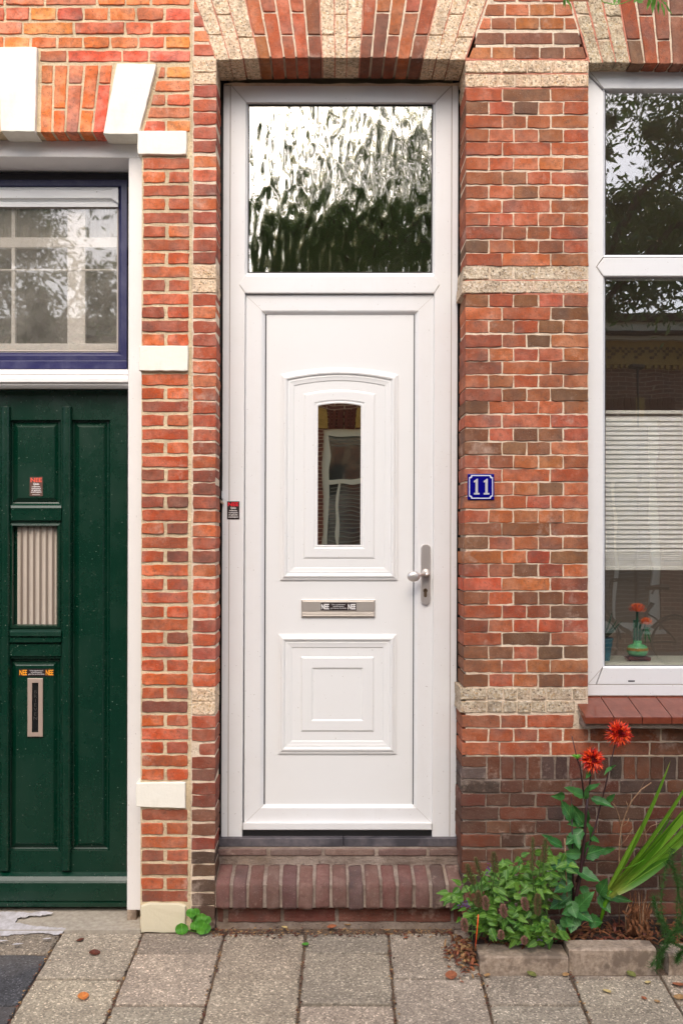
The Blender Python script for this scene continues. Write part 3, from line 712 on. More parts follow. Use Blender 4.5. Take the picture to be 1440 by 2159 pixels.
mb.loft([[(c.x+.029*math.cos(t)*0+.0285*math.sin(t)*math.cos(a), c.y-.014*math.cos(t), c.z+.0235*math.sin(t)*math.sin(a)) for a in [2*math.pi*q/20 for q in range(20)]] for t in [math.pi*k_/10 for k_ in range(1, 10)]], cap0=True, cap1=True)
mb.build('door_knob', m_nickel, hp, smooth=True)
mb = MB(); mb.loft([ell(896.8, 1245, 4.8, 5, YD-.0115), ell(896.8, 1245, 4.8, 5, YD-.0135)], cap1=True)
mb.loft([stadium(896.8, 1243, 1259, 3.2, YD-.0115), stadium(896.8, 1243, 1259, 3.2, YD-.0133)], cap1=True); mb.build('lock_cylinder', M('dull_brass', hexl(110, 92, 74), .45, Metallic=.8), hp)
mb = MB(); mb.loft([ell(896.8, 1244, 1, 2.6, YD-.0136), ell(896.8, 1244, 1, 2.6, YD-.0142)], cap1=True); mb.build('keyhole', m_blackgloss, hp)

# ============================================================ text helper
def text(body, box, y, mat, parent, name='lettering', lean=.0022, bold=.0, spacing=1.0, align='CENTER', lsp=1.0):
    cu = bpy.data.curves.new('t', 'FONT'); cu.body = body; cu.align_x = align; cu.size = 1; cu.offset = bold; cu.space_line = lsp; cu.space_character = spacing; cu.resolution_u = 2
    ob = bpy.data.objects.new('t', cu); COL.objects.link(ob)
    dg = bpy.context.evaluated_depsgraph_get(); me = bpy.data.meshes.new_from_object(ob.evaluated_get(dg))
    bpy.data.objects.remove(ob); bpy.data.curves.remove(cu)
    xs = [v.co.x for v in me.vertices]; ys = [v.co.y for v in me.vertices]
    a, b = W(box[0], box[3], y, lean), W(box[2], box[1], y, lean); c = (a+b)/2
    sx = (b.x-a.x)/(max(xs)-min(xs)); sz = (b.z-a.z)/(max(ys)-min(ys)); mx, my = (max(xs)+min(xs))/2, (max(ys)+min(ys))/2
    for v in me.vertices: v.co = Vector(((v.co.x-mx)*sx, 0, (v.co.y-my)*sz))
    me.name = name; me.materials.clear(); me.materials.append(mat)
    return inst(name, me, c, parent)
def flatrect(box, y, th, mat, name, parent, lean=.0022):
    mb = MB(); mb.loft([rect(*box, y, lean), rect(*box, y-th, lean)], cap1=True, cap0=True); return mb.build(name, mat, parent)
def sticker_tall(box, y, mats, lines, label, lean):
    x0, y0, x1, y1 = box; o = flatrect(box, y, .0006, mats[0], 'sticker', None, lean); tag(o, label, 'sticker', 'NEE stickers')
    h = y1-y0; yy = y-.0009; w_ = x1-x0
    text('NEE', (x0+w_*.07, y0+h*.05, x1-w_*.07, y0+h*.27), yy, mats[1], o, lean=lean, bold=.03)
    text('G\u00e9\u00e9n', (x0+w_*.27, y0+h*.31, x1-w_*.27, y0+h*.42), yy, m_stw, o, lean=lean, bold=.02)
    text('collectes,\nverkopers\nof geloofs-\novertuigers', (x0+w_*.1, y0+h*.46, x1-w_*.1, y0+h*(.93 if not lines else .84)), yy, m_stw, o, lean=lean, bold=.02)
    if lines: flatrect((x0+w_*.2, y0+h*.915, x1-w_*.2, y0+h*.93), yy, .0002, m_stw, 'small_print', o, lean)
    return o
def sticker_wide(box, y, mats, label, lean, parent_y=None):
    x0, y0, x1, y1 = box; o = flatrect(box, y, .0006, mats[0], 'sticker', None, lean); tag(o, label, 'sticker', 'NEE stickers')
    w_ = x1-x0; h = y1-y0; yy = y-.0009
    text('NEE', (x0+w_*.02, y0+h*.14, x0+w_*.235, y1-h*.14), yy, mats[1], o, lean=lean, bold=.03)
    text('NEE', (x1-w_*.235, y0+h*.14, x1-w_*.02, y1-h*.14), yy, mats[1], o, lean=lean, bold=.03)
    text('G\u00e9\u00e9n ongeadresseerd\nreclamedrukwerk,\ng\u00e9\u00e9n Huis aan Huis bladen', (x0+w_*.27, y0+h*.14, x1-w_*.27, y1-h*.16), yy, m_stw, o, lean=lean)
    return o
sticker_tall((479.5, 1057, 505.5, 1095), YF, (m_stk, m_red), 0, 'small black NEE sticker with red lettering on the white frame left of the door', LN)
sticker_wide((677, 1271, 752, 1287), YPn-.0109, (m_stk, m_stw), 'black and white NEE sticker on the metal letter plate of the white door', LN)
# small black contact in the left reveal
cb = thing('door_contact', W(465, 1054, .2), 'small black plastic contact wedged between the brick and the white frame', 'door contact')
member([(460, 1053), (467.5, 1053), (467.5, 1034), (460, 1034)], .15, .179, LN).build('housing', m_blackgloss, cb, bevel=.002)
member([(468, 1051), (470.5, 1051), (470.5, 1036), (468, 1036)], .165, .1795, LN).build('clip', m_upvc, cb, bevel=.001)
mb = MB(); mb.tube([W(464, 1054, .165), W(468, 1059, .163), W(471, 1062, .172)], .005, 6); mb.build('sealant', m_mortar, cb)

# ============================================================ house number plate
nb = thing('house_number', W(1013, 1054, -.006), 'square blue enamel house number plate reading 11 on the brick wall', 'number plate')
mb = MB(); mb.loft(ringprof((985.5, 999, 1041.5, 1054), [(0, -.003), (0, -.006), (2.5, -.0075), (8, -.0085)], .0008), cap1=True, cap0=True); mb.build('plate', m_enam, nb)
def ncut(d, r, y):
    x0, y0, x1, y1 = 987.7+d, 1001+d, 1039.3-d, 1052-d; pts = []
    for (cx, cy, a0) in ((x0, y1, -90), (x1, y1, 180), (x1, y0, 90), (x0, y0, 0)):
        for q in range(6):
            a = R(a0+90-90*q/5); pts.append((cx+r*math.cos(a)*1.0, cy+r*math.sin(a)))
    return pts
def border(r, d, y):
    x0, y0, x1, y1 = 988.3+d, 1001.6+d, 1038.8-d, 1051.4-d; pts = []
    for cx, cy, s_ in ((x0, y0, 0), (x0, y1, 1), (x1, y1, 2), (x1, y0, 3)):
        for q in range(5):
            t = q/4*math.pi/2
            if s_ == 0: pts.append((cx+r*math.cos(t), cy+r*math.sin(t)))
            if s_ == 1: pts.append((cx+r*math.sin(t), cy-r*math.cos(t)))
            if s_ == 2: pts.append((cx-r*math.cos(t), cy-r*math.sin(t)))
            if s_ == 3: pts.append((cx-r*math.sin(t), cy+r*math.cos(t)))
    return [W(a, b, y, .0008) for a, b in pts]
mb = MB(); mb.loft([border(4.6, 0, -.0092), border(5.2, 2, -.0092)]); mb.build('border_line', m_enw, nb)
def one(cx):
    pts = [(-6, 16), (-6, 12.6), (-2.6, 12.6), (-2.6, -9.5), (-6, -9), (-6, -12), (-1.2, -15.2), (0.2, -16.6), (2.6, -16.6), (2.6, 12.6), (6, 12.6), (6, 16)]
    mb = MB(); P_ = [W(cx+a, 1026.3+b*1.02, -.009, .0008) for a, b in pts]; mb.prism([(p.x, p.z) for p in P_], -.0094, -.0086); return mb
one(1004.5).build('numeral', m_engrey, nb); one(1025.2).build('numeral', m_engrey, nb)
mb = MB()
for cx, cy in ((990, 1003), (1036.5, 1003), (990, 1050.5), (1036.5, 1050.5)):
    c = W(cx, cy, -.009, .0008); mb.loft([[(c.x+r*math.cos(a), yy, c.z+r*math.sin(a)) for a in [q*math.pi/4 for q in range(8)]] for r, yy in ((.0036, -.0075), (.003, -.0105))], cap1=True)
mb.build('screw', m_enam, nb)

# ============================================================ DOOR STEP
st = thing('door_step', W(716, 1950, .05), 'worn purple brown brick doorstep with bricks on edge under the white door', 'doorstep')
mb = MB(); a, b = W(454, 1955), W(981, 1955)
mb.box((a.x+.004, .036, -.03), (b.x-.004, .18, .10)); mb.loft([[(x, -.009, .097), (x, -.008, .19), (x, .008, .2), (x, .125, .226), (x, .18, .227), (x, .18, .097)] for x in (a.x+.006, b.x-.006)], cap0=True, cap1=True); mb.box((a.x+.004, .14, .15), (b.x-.004, .235, .297)); mb.build('mortar_bed', m_mortar3, st)
p_l, p_r = W(455.5, 1890).x, W(979, 1890).x; nB = 15; pw = (p_r-p_l)/nB
PST = [(118, 86, 82), (108, 80, 76), (124, 92, 86), (104, 84, 78), (122, 84, 78)]
STV = []
for s_ in range(5):                                   # rowlock brick: rounded nose, profile in y-z lofted along x
    rr = random.Random(50+s_); wd = pw*.83; rings = []
    prof = [(.0, -.112), (-.004, -.10), (-.005, -.05), (-.004, -.02), (.0, -.008), (.008, -.001), (.022, .003), (.07, .012), (.125, .026), (.142, .026), (.142, -.1)]
    xs = [-wd/2, -wd/2+.004, -wd/4, 0, wd/4, wd/2-.004, wd/2]
    for i, xx in enumerate(xs):
        sh = .005 if i in (0, 6) else 0
        rings.append([(xx, y_+sh*(1 if y_ < .02 else 0)+rr.uniform(-.0026, .0026), z_-sh*(1 if z_ > -.02 else 0)+rr.uniform(-.0024, .0024)) for y_, z_ in prof])
    m_ = MB(); m_.loft(rings, cap0=True, cap1=True); me_ = mesh_of(m_, 'step_brick', m_brick)
    me_.polygons.foreach_set('use_smooth', [True]*len(me_.polygons)); STV.append(me_)
for i in range(nB):
    inst('brick', STV[i % 5], (p_l+pw*(i+.5), -.012+random.uniform(-.004, .003), .203+random.uniform(-.003, .003)), st, (0, random.uniform(-.03, .03), random.uniform(-.02, .02)), (1+random.uniform(-.05, .05), 1, 1), vary(random.choice(PST), .05, .14, True))
for a_, b_ in ((459.5, 471), (482, 594), (600, 709), (716, 833), (838, 955), (960, 976)):
    brick(st, a_, b_, 1921, 1950, vary(random.choice([(120, 70, 60), (108, 64, 56), (126, 76, 64)]), .05, .1, True), .03, 'crisp', .1)
for a_, b_ in ((460, 565), (572, 680), (686, 792), (799, 900), (907, 980)):                 # thin top course
    p0 = W(a_, 1803, .145); p1 = W(b_, 1788.5, .145)
    mm = slab([(p0.x, p0.z), (p1.x, p0.z), (p1.x, p1.z), (p0.x, p1.z)], lambda u, v, d: (u, .134+d, v), .004, .06, .0015, .03)
    mm.build('brick', m_brick, st, col=vary((124, 100, 92), .05, .12, True))
mb = MB(); p0 = W(463, 1785, .16); p1 = W(972, 1767, .16); mb.box((p0.x, .158, p0.z), (W(722, 0, .16).x-.001, .25, p1.z)); mb.box((W(722, 0, .16).x+.001, .159, p0.z), (p1.x, .25, p1.z)); mb.build('slate_threshold', m_slate, st, bevel=.003)

# ============================================================ GREEN DOOR, its frame and blue fanlight
LG = .0014; YG = .22
nf = thing('door_frame', W(284, 1918, .09), 'white painted wooden door frame with a moulded transom round the green door', 'door frame')
member([(269.5, 1919), (301, 1919), (303.5, 300), (271, 335)], .09, .30, LG).build('jamb', m_wood, nf, bevel=.003)
member([(-330, 1919), (-300, 1919), (-300, 335), (-330, 300)], .09, .30, LG).build('jamb', m_wood, nf, bevel=.003)
member([(-330, 292), (303.5, 297), (300, 333), (-330, 327)], .088, .30, LG).build('head', m_wood, nf, bevel=.004)
member([(-330, 270), (300, 270), (300, 312), (-330, 308)], .096, .2, LG).build('head_plaster', mat_noise('cream_plaster', hexl(214, 186, 160), hexl(200, 172, 148), 20, .8, .5, .003), nf)
mb = MB()
x = -20.
while x < 296:                                        # uneven paint run along the head
    h = 303+6*noise.noise(Vector((x*.03, 0, 2)))+random.uniform(-1, 1)+(9 if 25 < x < 97 else 0)+(5 if x > 225 else 0)
    member([(x, 322), (x+6.2, 322), (x+6.2, h+random.uniform(-.6, .6)), (x, h)], .0945, .12, LG, mb); x += 6
mb.build('paint_edge', m_wood, nf)
def hprof(prof, x0, x1, mat, name, parent, smooth=False):     # prof [(py, y)] swept along x between photo columns given on plane y
    mb = MB(); rings = []
    for xx in (x0, x1): rings.append([W(xx, py, y, LG) for py, y in prof])
    mb.loft(rings, closed=True, cap0=True, cap1=True); return mb.build(name, mat, parent)
hprof([(779, .26), (779, .15), (789, .145), (791, .15), (793, .14), (799, .128), (805, .128), (807, .14), (809, .145), (812, .14), (817, .15), (820, .16), (820, .26)], -330, 270.5, m_wood, 'transom_moulding', nf)
mb = MB(); mb.box(tuple(W(270, 1919, .09)), tuple(W(301, 1934, .2)+Vector((0, 0, -.005)))); mb.build('jamb_foot', m_kerb, nf, bevel=.004)
fl = thing('fanlight', W(0, 778, .24), 'navy blue framed window with a white ventilator above the green door', 'window')
member([(-330, 362), (271, 366), (271, 385), (-330, 381)], .245, .30, LG).build('top_rail', M('navy_in_shade', hexl(22, 22, 34), .4), fl)  # shadow band under the head, put into the rail's near-black colour
mb = MB(); mb.loft(ringprof((-330, 379, 268, 762), [(0, .30), (0, .235), (13, .235), (16, .246), (19, .262)], LG)); mb.build('sash_frame', m_blue, fl, bevel=.002)
member([(-330, 760), (268, 760), (268, 778), (-330, 778)], .222, .236, LG).build('bottom_rail', m_blue, fl, bevel=.003)
hprof([(393, .262), (393, .246), (400, .238), (401, .232), (417, .232), (419, .240), (426, .25), (428, .243), (436, .243), (437, .262)], -330, 249, m_upvcp, 'ventilator', fl)
member([(236, 398), (249, 397), (249, 428), (243, 424), (236, 419)], .229, .25, LG).build('ventilator_end', m_upvc, fl, bevel=.001)
m_dusty = mat_glass('dusty_glass', .12, (.93, .92, .9, 1), .0003, .02, .19)
mb = MB(); mb.loft([rect(-320, 436, 250, 742, .258, LG), rect(-320, 436, 250, 742, .263, LG)], cap0=True, cap1=True); mb.build('pane', m_dusty, fl)
mb = MB(); mb.loft(ringprof((-320, 436, 251, 742), [(0, .2605), (1.6, .2555), (4, .2575)], LG)); mb.build('glazing_putty', m_seam, fl)
iw = thing('inner_casement', W(90, 740, .4), 'pale inner casement window seen through the dusty glass over the green door', 'window')
mb = MB()
for x0, x1 in ((142, 180), (24, 32), (-120, -80), (246, 262)): member([(x0, 745), (x1, 745), (x1, 430), (x0, 430)], .275, .30, LG, mb)
mb.build('stile', m_wood, iw, bevel=.003)
mb = MB()
for y0, y1 in ((567, 571), (724, 746), (500, 522)): member([(-330, y1), (262, y1), (262, y0), (-330, y0)], .272, .298, LG, mb)
mb.build('rail', m_wood, iw, bevel=.003)
cu = MB(); rg = []
for i in range(160):
    xx = -330+i*4; rg.append([W(xx, py, .34+.008*math.sin(i*.9)+.003*math.sin(i*2.3), LG) for py in (430, 520)])
cu.loft(rg, closed=False); o = cu.build('roller_blind', mat_noise('grey_blind_cloth', hexl(170, 166, 158), hexl(150, 146, 138), 8, .9, .2, .002), iw)

gd = thing('front_door', W(135, 1912, YG), 'dark green gloss painted wooden door with a ribbed glass panel and upright letter slot', 'front door')
mb = MB()
def fp(x0, y0, x1, y1, y=YG, m_=None): (m_ or mb).add([W(x0, y1, y, LG), W(x1, y1, y, LG), W(x1, y0, y, LG), W(x0, y0, y, LG)], [(0, 1, 2, 3)])
GP = [(23, 885, 130, 1065, 'p'), (22, 1103, 129, 1325, 'g'), (20, 1388, 129, 1793, 'p'), (152, 885, 233, 1793, 'p')]
fp(-320, 822, 268.5, 885); fp(-320, 1793, 268.5, 1913); fp(-320, 885, -100, 1793); fp(-20, 885, 23, 1793); fp(130, 885, 152, 1793); fp(233, 885, 268.5, 1793); fp(22.9, 1065, 130, 1103); fp(22.9, 1325, 130, 1388)
fp(22.9, 885, 23.1, 1793); fp(129, 885, 130.1, 1793)
mb.build('door_board', m_green, gd)
for (x0, y0, x1, y1, k_) in GP+[(-100, 885, -20, 1793, 'p')]:
    mb = MB()
    if k_ == 'p': mb.loft(ringprof((x0, y0, x1, y1), [(0, YG), (1.5, YG+.012), (3.5, YG+.020), (6, YG+.022), (14, YG+.010), (15.5, YG+.008)], LG), cap1=True); mb.build('raised_panel', m_green, gd)
    else:
        mb.loft(ringprof((x0, y0, x1, y1), [(0, YG), (1, YG-.004), (5, YG-.006), (8, YG+.01), (9, YG+.03), (17, YG+.03)], LG)); mb.build('grille_frame', m_green, gd)
# ribbed glass
mb = MB(); top = []; botm = []
for i in range(85):
    xx = 38+i; ph = (xx-40)/13.2*2*math.pi; y_ = YG+.026+.004*math.cos(ph); top.append(W(xx, 1111, y_, LG)); botm.append(W(xx, 1321, y_, LG))
mb.loft([top, botm], closed=False); mb.build('ribbed_glass', mat_paint('frosted_ribbed_glass', hexl(196, 184, 172), .25, .25, (.3, .26, .22, 1), 0, .1), gd, smooth=True)
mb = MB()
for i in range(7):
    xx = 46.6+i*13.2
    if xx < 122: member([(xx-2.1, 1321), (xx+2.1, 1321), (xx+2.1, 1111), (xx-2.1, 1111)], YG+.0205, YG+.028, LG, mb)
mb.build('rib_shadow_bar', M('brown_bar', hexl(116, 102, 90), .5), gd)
for x0 in (-110, 2, 131.5):
    mb = MB(); mb.loft([[W(x0+a, py, YG+y_, LG) for a, y_ in ((0, 0), (0, -.012), (3, -.020), (7, -.022), (14, -.022), (17, -.018), (20, -.010), (21, 0))] for py in (857, 1836)], closed=True, cap0=True, cap1=True)
    mb.build('batten', m_green, gd, bevel=.0015)
hp_ = lambda prof, nm, x0=24, x1=130: hprof([(py, YG+y_) for py, y_ in prof], x0, x1, m_green, nm, gd)
hp_([(1064, 0), (1066, -.010), (1071, -.016), (1076, -.014), (1097, -.012), (1099, 0)], 'rail_moulding')
hp_([(1327, 0), (1329, -.012), (1333, -.02), (1341, -.022), (1342.5, -.01), (1344, -.01), (1346, -.018), (1354, -.018), (1356, 0)], 'rail_moulding', 22)
hp_([(1357, 0), (1358.5, -.008), (1383, -.010), (1385, 0)], 'rail_moulding', 22)
hprof([(1838, YG), (1841, YG-.012), (1848, YG-.028), (1857, YG-.040), (1862, YG-.044), (1880, YG-.046), (1899, YG-.046), (1901, YG-.040), (1903, YG-.046), (1912, YG-.046), (1913, YG)], -320, 269.5, m_green, 'weather_board', gd)
mb = MB(); mb.loft(ringprof((59.5, 1430, 92, 1553.5), [(0, YG+.010), (0, YG+.0), (1.2, YG-.002), (9.5, YG-.002), (9.5, YG+.005)], LG)); ls = mb.build('letter_slot', M('copper_alu', hexl(190, 168, 154), .4, Metallic=.4), gd)
flatrect((68.5, 1442, 83.5, 1542), YG+.005, .002, m_blackgloss, 'slot_flap', ls, LG)
text('B\nR\nI\nE\nV\nE\nN', (72.5, 1455, 80, 1518), YG+.0022, M('worn_letter', hexl(84, 80, 76), .4, Metallic=.5), ls, lean=LG, lsp=.9)
sticker_tall((63.5, 1005.5, 91, 1046), YG+.0076, (m_stk2, m_red2), 1, 'small faded brown NEE sticker on the top left panel of the green door', LG)
sticker_wide((41, 1410, 115.5, 1426), YG+.0076, (m_stk, m_org), 'black sticker with orange NEE lettering above the letter slot of the green door', LG)

# ============================================================ BIG WINDOW
bw = thing('window', W(1500, 1467, .07), 'large white plastic window with a transom, right of the brick wall', 'window')
YW = .07; LW = .0012; WR = 1830
def wmember(poly, y0=YW, nm='stile', bev=.003): return member(poly, y0, YW+.08, LW).build(nm, m_upvc, bw, bevel=bev)
wmember([(1228, 1467), (1256, 1443), (1271, 1404), (1271, 584), (1256, 562), (1271, 541), (1271, 194), (1228, 148)], YW, 'stile')
wmember([(WR+14, 1467), (WR-14, 1443), (WR-29, 1404), (WR-29, 194), (WR+14, 148)], YW, 'stile')
wmember([(1229.5, 148), (WR+13, 148), (WR-29, 186.5), (1270.5, 186.5)], YW+.0004, 'top_rail')
wmember([(1257, 562), (1271.5, 543), (WR-30, 543), (WR-30, 582), (1271.5, 582)], YW-.001, 'transom_bar')
wmember([(1258, 1443), (1271.5, 1408), (WR-30, 1408), (WR-16, 1443)], YW-.0006, 'bottom_rail')
wmember([(1236, 1467), (1236, 1444.2), (WR+14, 1444.2), (WR+14, 1467)], YW-.002, 'bottom_trim')
for px_ in ((1267, 182, WR-25, 545), (1267, 578, WR-25, 1411)):
    mb = MB(); mb.loft(ringprof(px_, [(3, YW+.002), (3.6, YW+.006), (7.5, YW+.020), (7.5, YW+.05)], LW)); mb.build('glazing_bead', m_upvc, bw)
    mb = MB(); mb.loft(ringprof(px_, [(7.0, YW+.018), (8.6, YW+.0185), (8.6, YW+.04)], LW)); mb.build('gasket', m_gasket, bw)
m_wglass = mat_glass('window_glass', .165, (1, 1, 1, 1), .0004, 0, .01)
for px_ in ((1272, 186, WR-31, 541), (1272, 583, WR-31, 1406)):
    mb = MB(); mb.loft([rect(*px_, YW+.024, LW), rect(*px_, YW+.030, LW)], cap0=True, cap1=True); mb.build('pane', m_wglass, bw)
sm = MB()
for p, q in (((1241, 149), (1271, 186)), ((1256, 562), (1271, 541)), ((1256, 562), (1271, 584)), ((1238, 1444), (1271, 1406))): seam(sm, p, q, YW-.0015, lean=LW)
sm.build('mitre_joint', m_seam, bw)
flatrect((1324, 1434.5, 1338, 1437.5), YW-.0006, .0006, m_gasket, 'drain_slot', bw, LW)
flatrect((1240, 1442.6, WR, 1444), YW-.0022, .0004, m_seam, 'joint_line', bw, LW)
mb = MB()
for i in range(30):
    x = 1240+i*20; member([(x, 150), (x+20.5, 150), (x+20.5, 142+random.uniform(-1.5, 1.5)), (x, 142+random.uniform(-1.5, 1.5))], YW-.004, YW+.07, LW, mb)
mb.build('sealant', m_mortar, bw)
# sill of glazed tiles
si = thing('window_sill', W(1400, 1527, -.05), 'row of glossy reddish brown sill tiles under the big window', 'window sill')
zb, zf = W(1300, 1468, .07).z, W(1300, 1511, -.12).z
xf = [1233, 1294, 1354, 1416, 1478, 1540, 1602, 1664, 1726, 1788, 1850]
for i in range(10):
    x0 = CX+(xf[i]-VX)*kk(-.12)+.0012; x1 = CX+(xf[i+1]-VX)*kk(-.12)-.0016
    mb = MB(); pr = [(.075, zb), (-.112, zf+.001), (-.119, zf-.002), (-.12, zf-.03), (-.105, zf-.031), (.0, zb-.04), (.075, zb-.04)]
    mb.loft([[(x, a, b) for a, b in pr] for x in (x0, x1)], cap0=True, cap1=True); mb.build('sill_tile', m_tile, si, bevel=.002)
mb = MB(); x0 = CX+(1237-VX)*kk(-.12); mb.box((x0, -.095, zf-.052), (3., .01, zf-.030)); mb.box((x0+.004, -.1, zf-.03), (3, .06, zf-.012)); mb.build('mortar_bed', m_mortar3, si)

# ------------------------------------------------------------ interior
rm = MB()
X0, X1 = -2.6, 3.6; Y0, Y1 = .55, 4.0; Z0, Z1 = .25, 3.95
room = MB()
room.box((X0, Y1, 0), (X1, Y1+.1, Z1)); room.box((X0-.1, .235, 0), (X0, Y1, Z1)); room.box((X1, .235, 0), (X1+.1, Y1, Z1)); room.box((X0, .235, Z1), (X1, Y1, Z1+.1))
ro = room.build('interior_walls', M('interior_paint', (.45, .38, .3, 1), .9)); tag(ro, kind='structure')
room = MB(); room.box((X0, .26, Z0-.1), (X1, Y1, Z0)); tag(room.build('interior_floor', M('interior_floorboards', (.2, .12, .07, 1), .6)), kind='structure')
for nm, xx in (('interior_partition', -.58), ('interior_partition', .95)):
    room = MB(); room.box((xx-.04, .3, Z0), (xx+.04, Y1, Z1)); tag(room.build(nm, M('partition_paint', (.30, .25, .2, 1), .9)), kind='structure')
room = MB(); room.box((-.54, 1.0, Z0), (.91, 1.08, Z1)); tag(room.build('fanlight_lift_wall', M('lift_wall_paint', (.72, .68, .6, 1), .9)), kind='structure')  # pale wall added to brighten what shows through the fanlight
bl = thing('venetian_blind', W(1500, 1202, .2), 'cream venetian blind with thin level slats behind the lower window pane', 'blind')
m_slat = mat_leaf('blind_slat', (.88, .86, .77, 1), (.86, .84, .75, 1), .15, .5)
m_slat2 = M('blind_rail', (.82, .80, .7, 1), .4)
yB = .17
x0b, x1b = CX+(1262-VX)*kk(yB), CX+(WR-20-VX)*kk(yB)
def zB(py): return CZ-(py-VY)*kk(yB)
mb = MB(); mb.box((x0b, yB-.012, zB(873)), (x1b, yB+.012, zB(866))); mb.build('head_rail', m_slat2, bl, bevel=.002)
mb = MB(); mb.box((x0b, yB-.012, zB(1202)), (x1b, yB+.012, zB(1194))); mb.build('bottom_rail', m_slat2, bl, bevel=.002)
sl = MB(); n = 4
sl.loft([[(x, -.0125+.025*q/n, .0025*math.sin(math.pi*q/n)-.0075*(q/n-.5)*-1.6) for q in range(n+1)] for x in (x0b-(x0b+x1b)/2, x1b-(x0b+x1b)/2)], closed=False)
sme = mesh_of(sl, 'slat', m_slat)
py = 882.
while py < 1150: inst('slat', sme, ((x0b+x1b)/2, yB, zB(py)), bl, (.62+random.uniform(-.04, .04), 0, 0)); py += 9.9
while py < 1193: inst('slat', sme, ((x0b+x1b)/2, yB, zB(py)), bl, (random.uniform(-.06, .06)+.25, 0, 0)); py += 4.4
mb = MB()
for px_ in (1300, 1436, 1560, 1700): xx = CX+(px_-VX)*kk(yB); mb.box((xx-.0008, yB-.014, zB(1195)), (xx+.0008, yB-.0132, zB(870)))
mb.build('ladder_cord', m_slat2, bl)
mb = MB(); zs = W(1300, 1394, .2).z; mb.box((CX+(1250-VX)*kk(.15), .152, zs-.03), (X1, .40, zs)); o = mb.build('inner_window_sill', M('inner_sill_paint', hexl(206, 206, 184), .4)); tag(o, 'pale inner window sill carrying the green vase', 'window sill')
va = thing('vase', (W(1344, 1394, .22).x, .22, zs), 'jade green vase with orange chrysanthemums on a brown wooden stand inside the window', 'vase')
vx, kv = W(1344, 1394, .22).x, kk(.22)
m_jade = mat_noise('jade_glaze', hexl(112, 190, 128), hexl(84, 165, 108), 60, .2, .1, .001)
mb = MB(); mb.box((vx-.048, .19, zs+.004), (vx+.05, .25, zs+.018)); mb.lathe([(.042, 0), (.045, .006)], (vx, .22, zs+.014), 12)
for a in (-.045, .04): mb.box((vx+a, .192, zs), (vx+a+.008, .2, zs+.01))
mb.build('stand', mat_noise('dark_red_wood', hexl(110, 48, 34), hexl(80, 34, 24), 60, .35), va, bevel=.002)
zv = zs+.02
mb = MB(); mb.lathe([(.026, 0), (.038, .006), (.045, .02), (.046, .033), (.04, .046), (.026, .053), (.0185, .055), (.0185, .07), (.0175, .07), (.016, .056)], (vx, .22, zv), 28); mb.build('vase_body', m_jade, va, smooth=True)
mb = MB(); mb.lathe([(.0462, .026), (.0468, .028), (.0462, .037), (.0445, .038)], (vx, .22, zv), 28); mb.build('gold_band', mat_noise('gold_pattern', hexl(190, 150, 60), hexl(120, 90, 40), 200, .4), va)
mb = MB()
for dx, h in ((-.014, .10), (-.001, .165), (.012, .095)):
    mb.tube([(vx+dx, .22, zv+.06), (vx+dx*.9, .22, zv+.06+h)], .0055, 8)
    for q in range(4): mb.tube([(vx+dx, .22, zv+.08+q*.026), (vx+dx, .22, zv+.083+q*.026)], .0068, 8)
mb.tube([(vx+.008, .22, zv+.07), (vx+.03, .215, zv+.13), (vx+.036, .212, zv+.16)], .003, 6)
mb.build('stem', M('dark_green_stem', hexl(14, 84, 52), .3), va)
m_chr = M('chrysanthemum_orange', hexl(250, 124, 30), .5); m_chr2 = M('chrysanthemum_pink', hexl(240, 120, 84), .5)
def petals(c, r, n_, m_, up=0.3, w_=.005):
    mb = MB()
    for i in range(n_):
        a = i*2.399; e = up+(i/n_)*1.2; L_ = r*(1-.35*i/n_)
        d = Vector((math.cos(a)*math.cos(e), math.sin(a)*math.cos(e), math.sin(e))); s_ = d.cross(Vector((0, 0, 1))).normalized()*w_
        c = Vector(c); u = Vector((0, 0, 1))
        mb.add([c, c+d*L_*.6-s_-u*.002, c+d*L_+u*r*.25, c+d*L_*.6+s_-u*.002], [(0, 1, 2, 3)])
    return mb
petals((vx-.001, .22, W(0, 1290, .22).z), .044, 70, 0, .15, .005).build('flower', [m_chr], va); petals((vx-.001, .22, W(0, 1290, .22).z+.003), .046, 30, 0, -.05, .007).build('flower', m_chr2, va)
petals((vx+.034, .21, W(0, 1316, .22).z), .038, 55, 0, .1, .005).build('flower', m_chr, va)
m_dleaf = mat_leaf('houseplant_leaf', hexl(30, 66, 40), hexl(46, 84, 52), .2)
def blade_mb(mb, a, b, w_, bend=.15, n=6, nrm=Vector((0, -1, 0)), sag=None, fold=.2):
    a, b = Vector(a), Vector(b); d = b-a; L_ = d.length; s_ = d.cross(nrm); s_.normalize(); up = s_.cross(d).normalized(); L = []
    for q in range(n+1):
        t = q/n; c = a.lerp(b, t)+(sag or up)*bend*L_*4*t*(1-t)*.5; ww = w_*math.sin(math.pi*min(1, .12+t*.88))**.7*.5
        L.append([c-s_*ww+up*ww*fold, c, c+s_*ww+up*ww*fold])
    mb.loft(L, closed=False)
mb = MB()
for i in range(9):
    a = -.04+i*.008; blade_mb(mb, (vx+.034, .215, zv+.13), (vx+.036+.016*math.cos(i*1.9)+.006, .205, zv+.12-i*.0085), .006, .1)
mb.build('leaf', M('fern_green', hexl(20, 110, 60), .4), va)
pp = thing('potted_plant', (W(1275, 1394, .24).x, .24, zs), 'spiky green houseplant in a teal pot at the left corner of the big window', 'potted plant')
pc = (W(1268, 1394, .24).x, .24, zs)
mb = MB(); mb.lathe([(.036, 0), (.05, .09), (.052, .092), (.052, .1), (.046, .1), (.044, .085)], pc, 24); mb.build('pot', M('teal_glaze', hexl(20, 100, 116), .25), pp, smooth=False)
mb = MB()
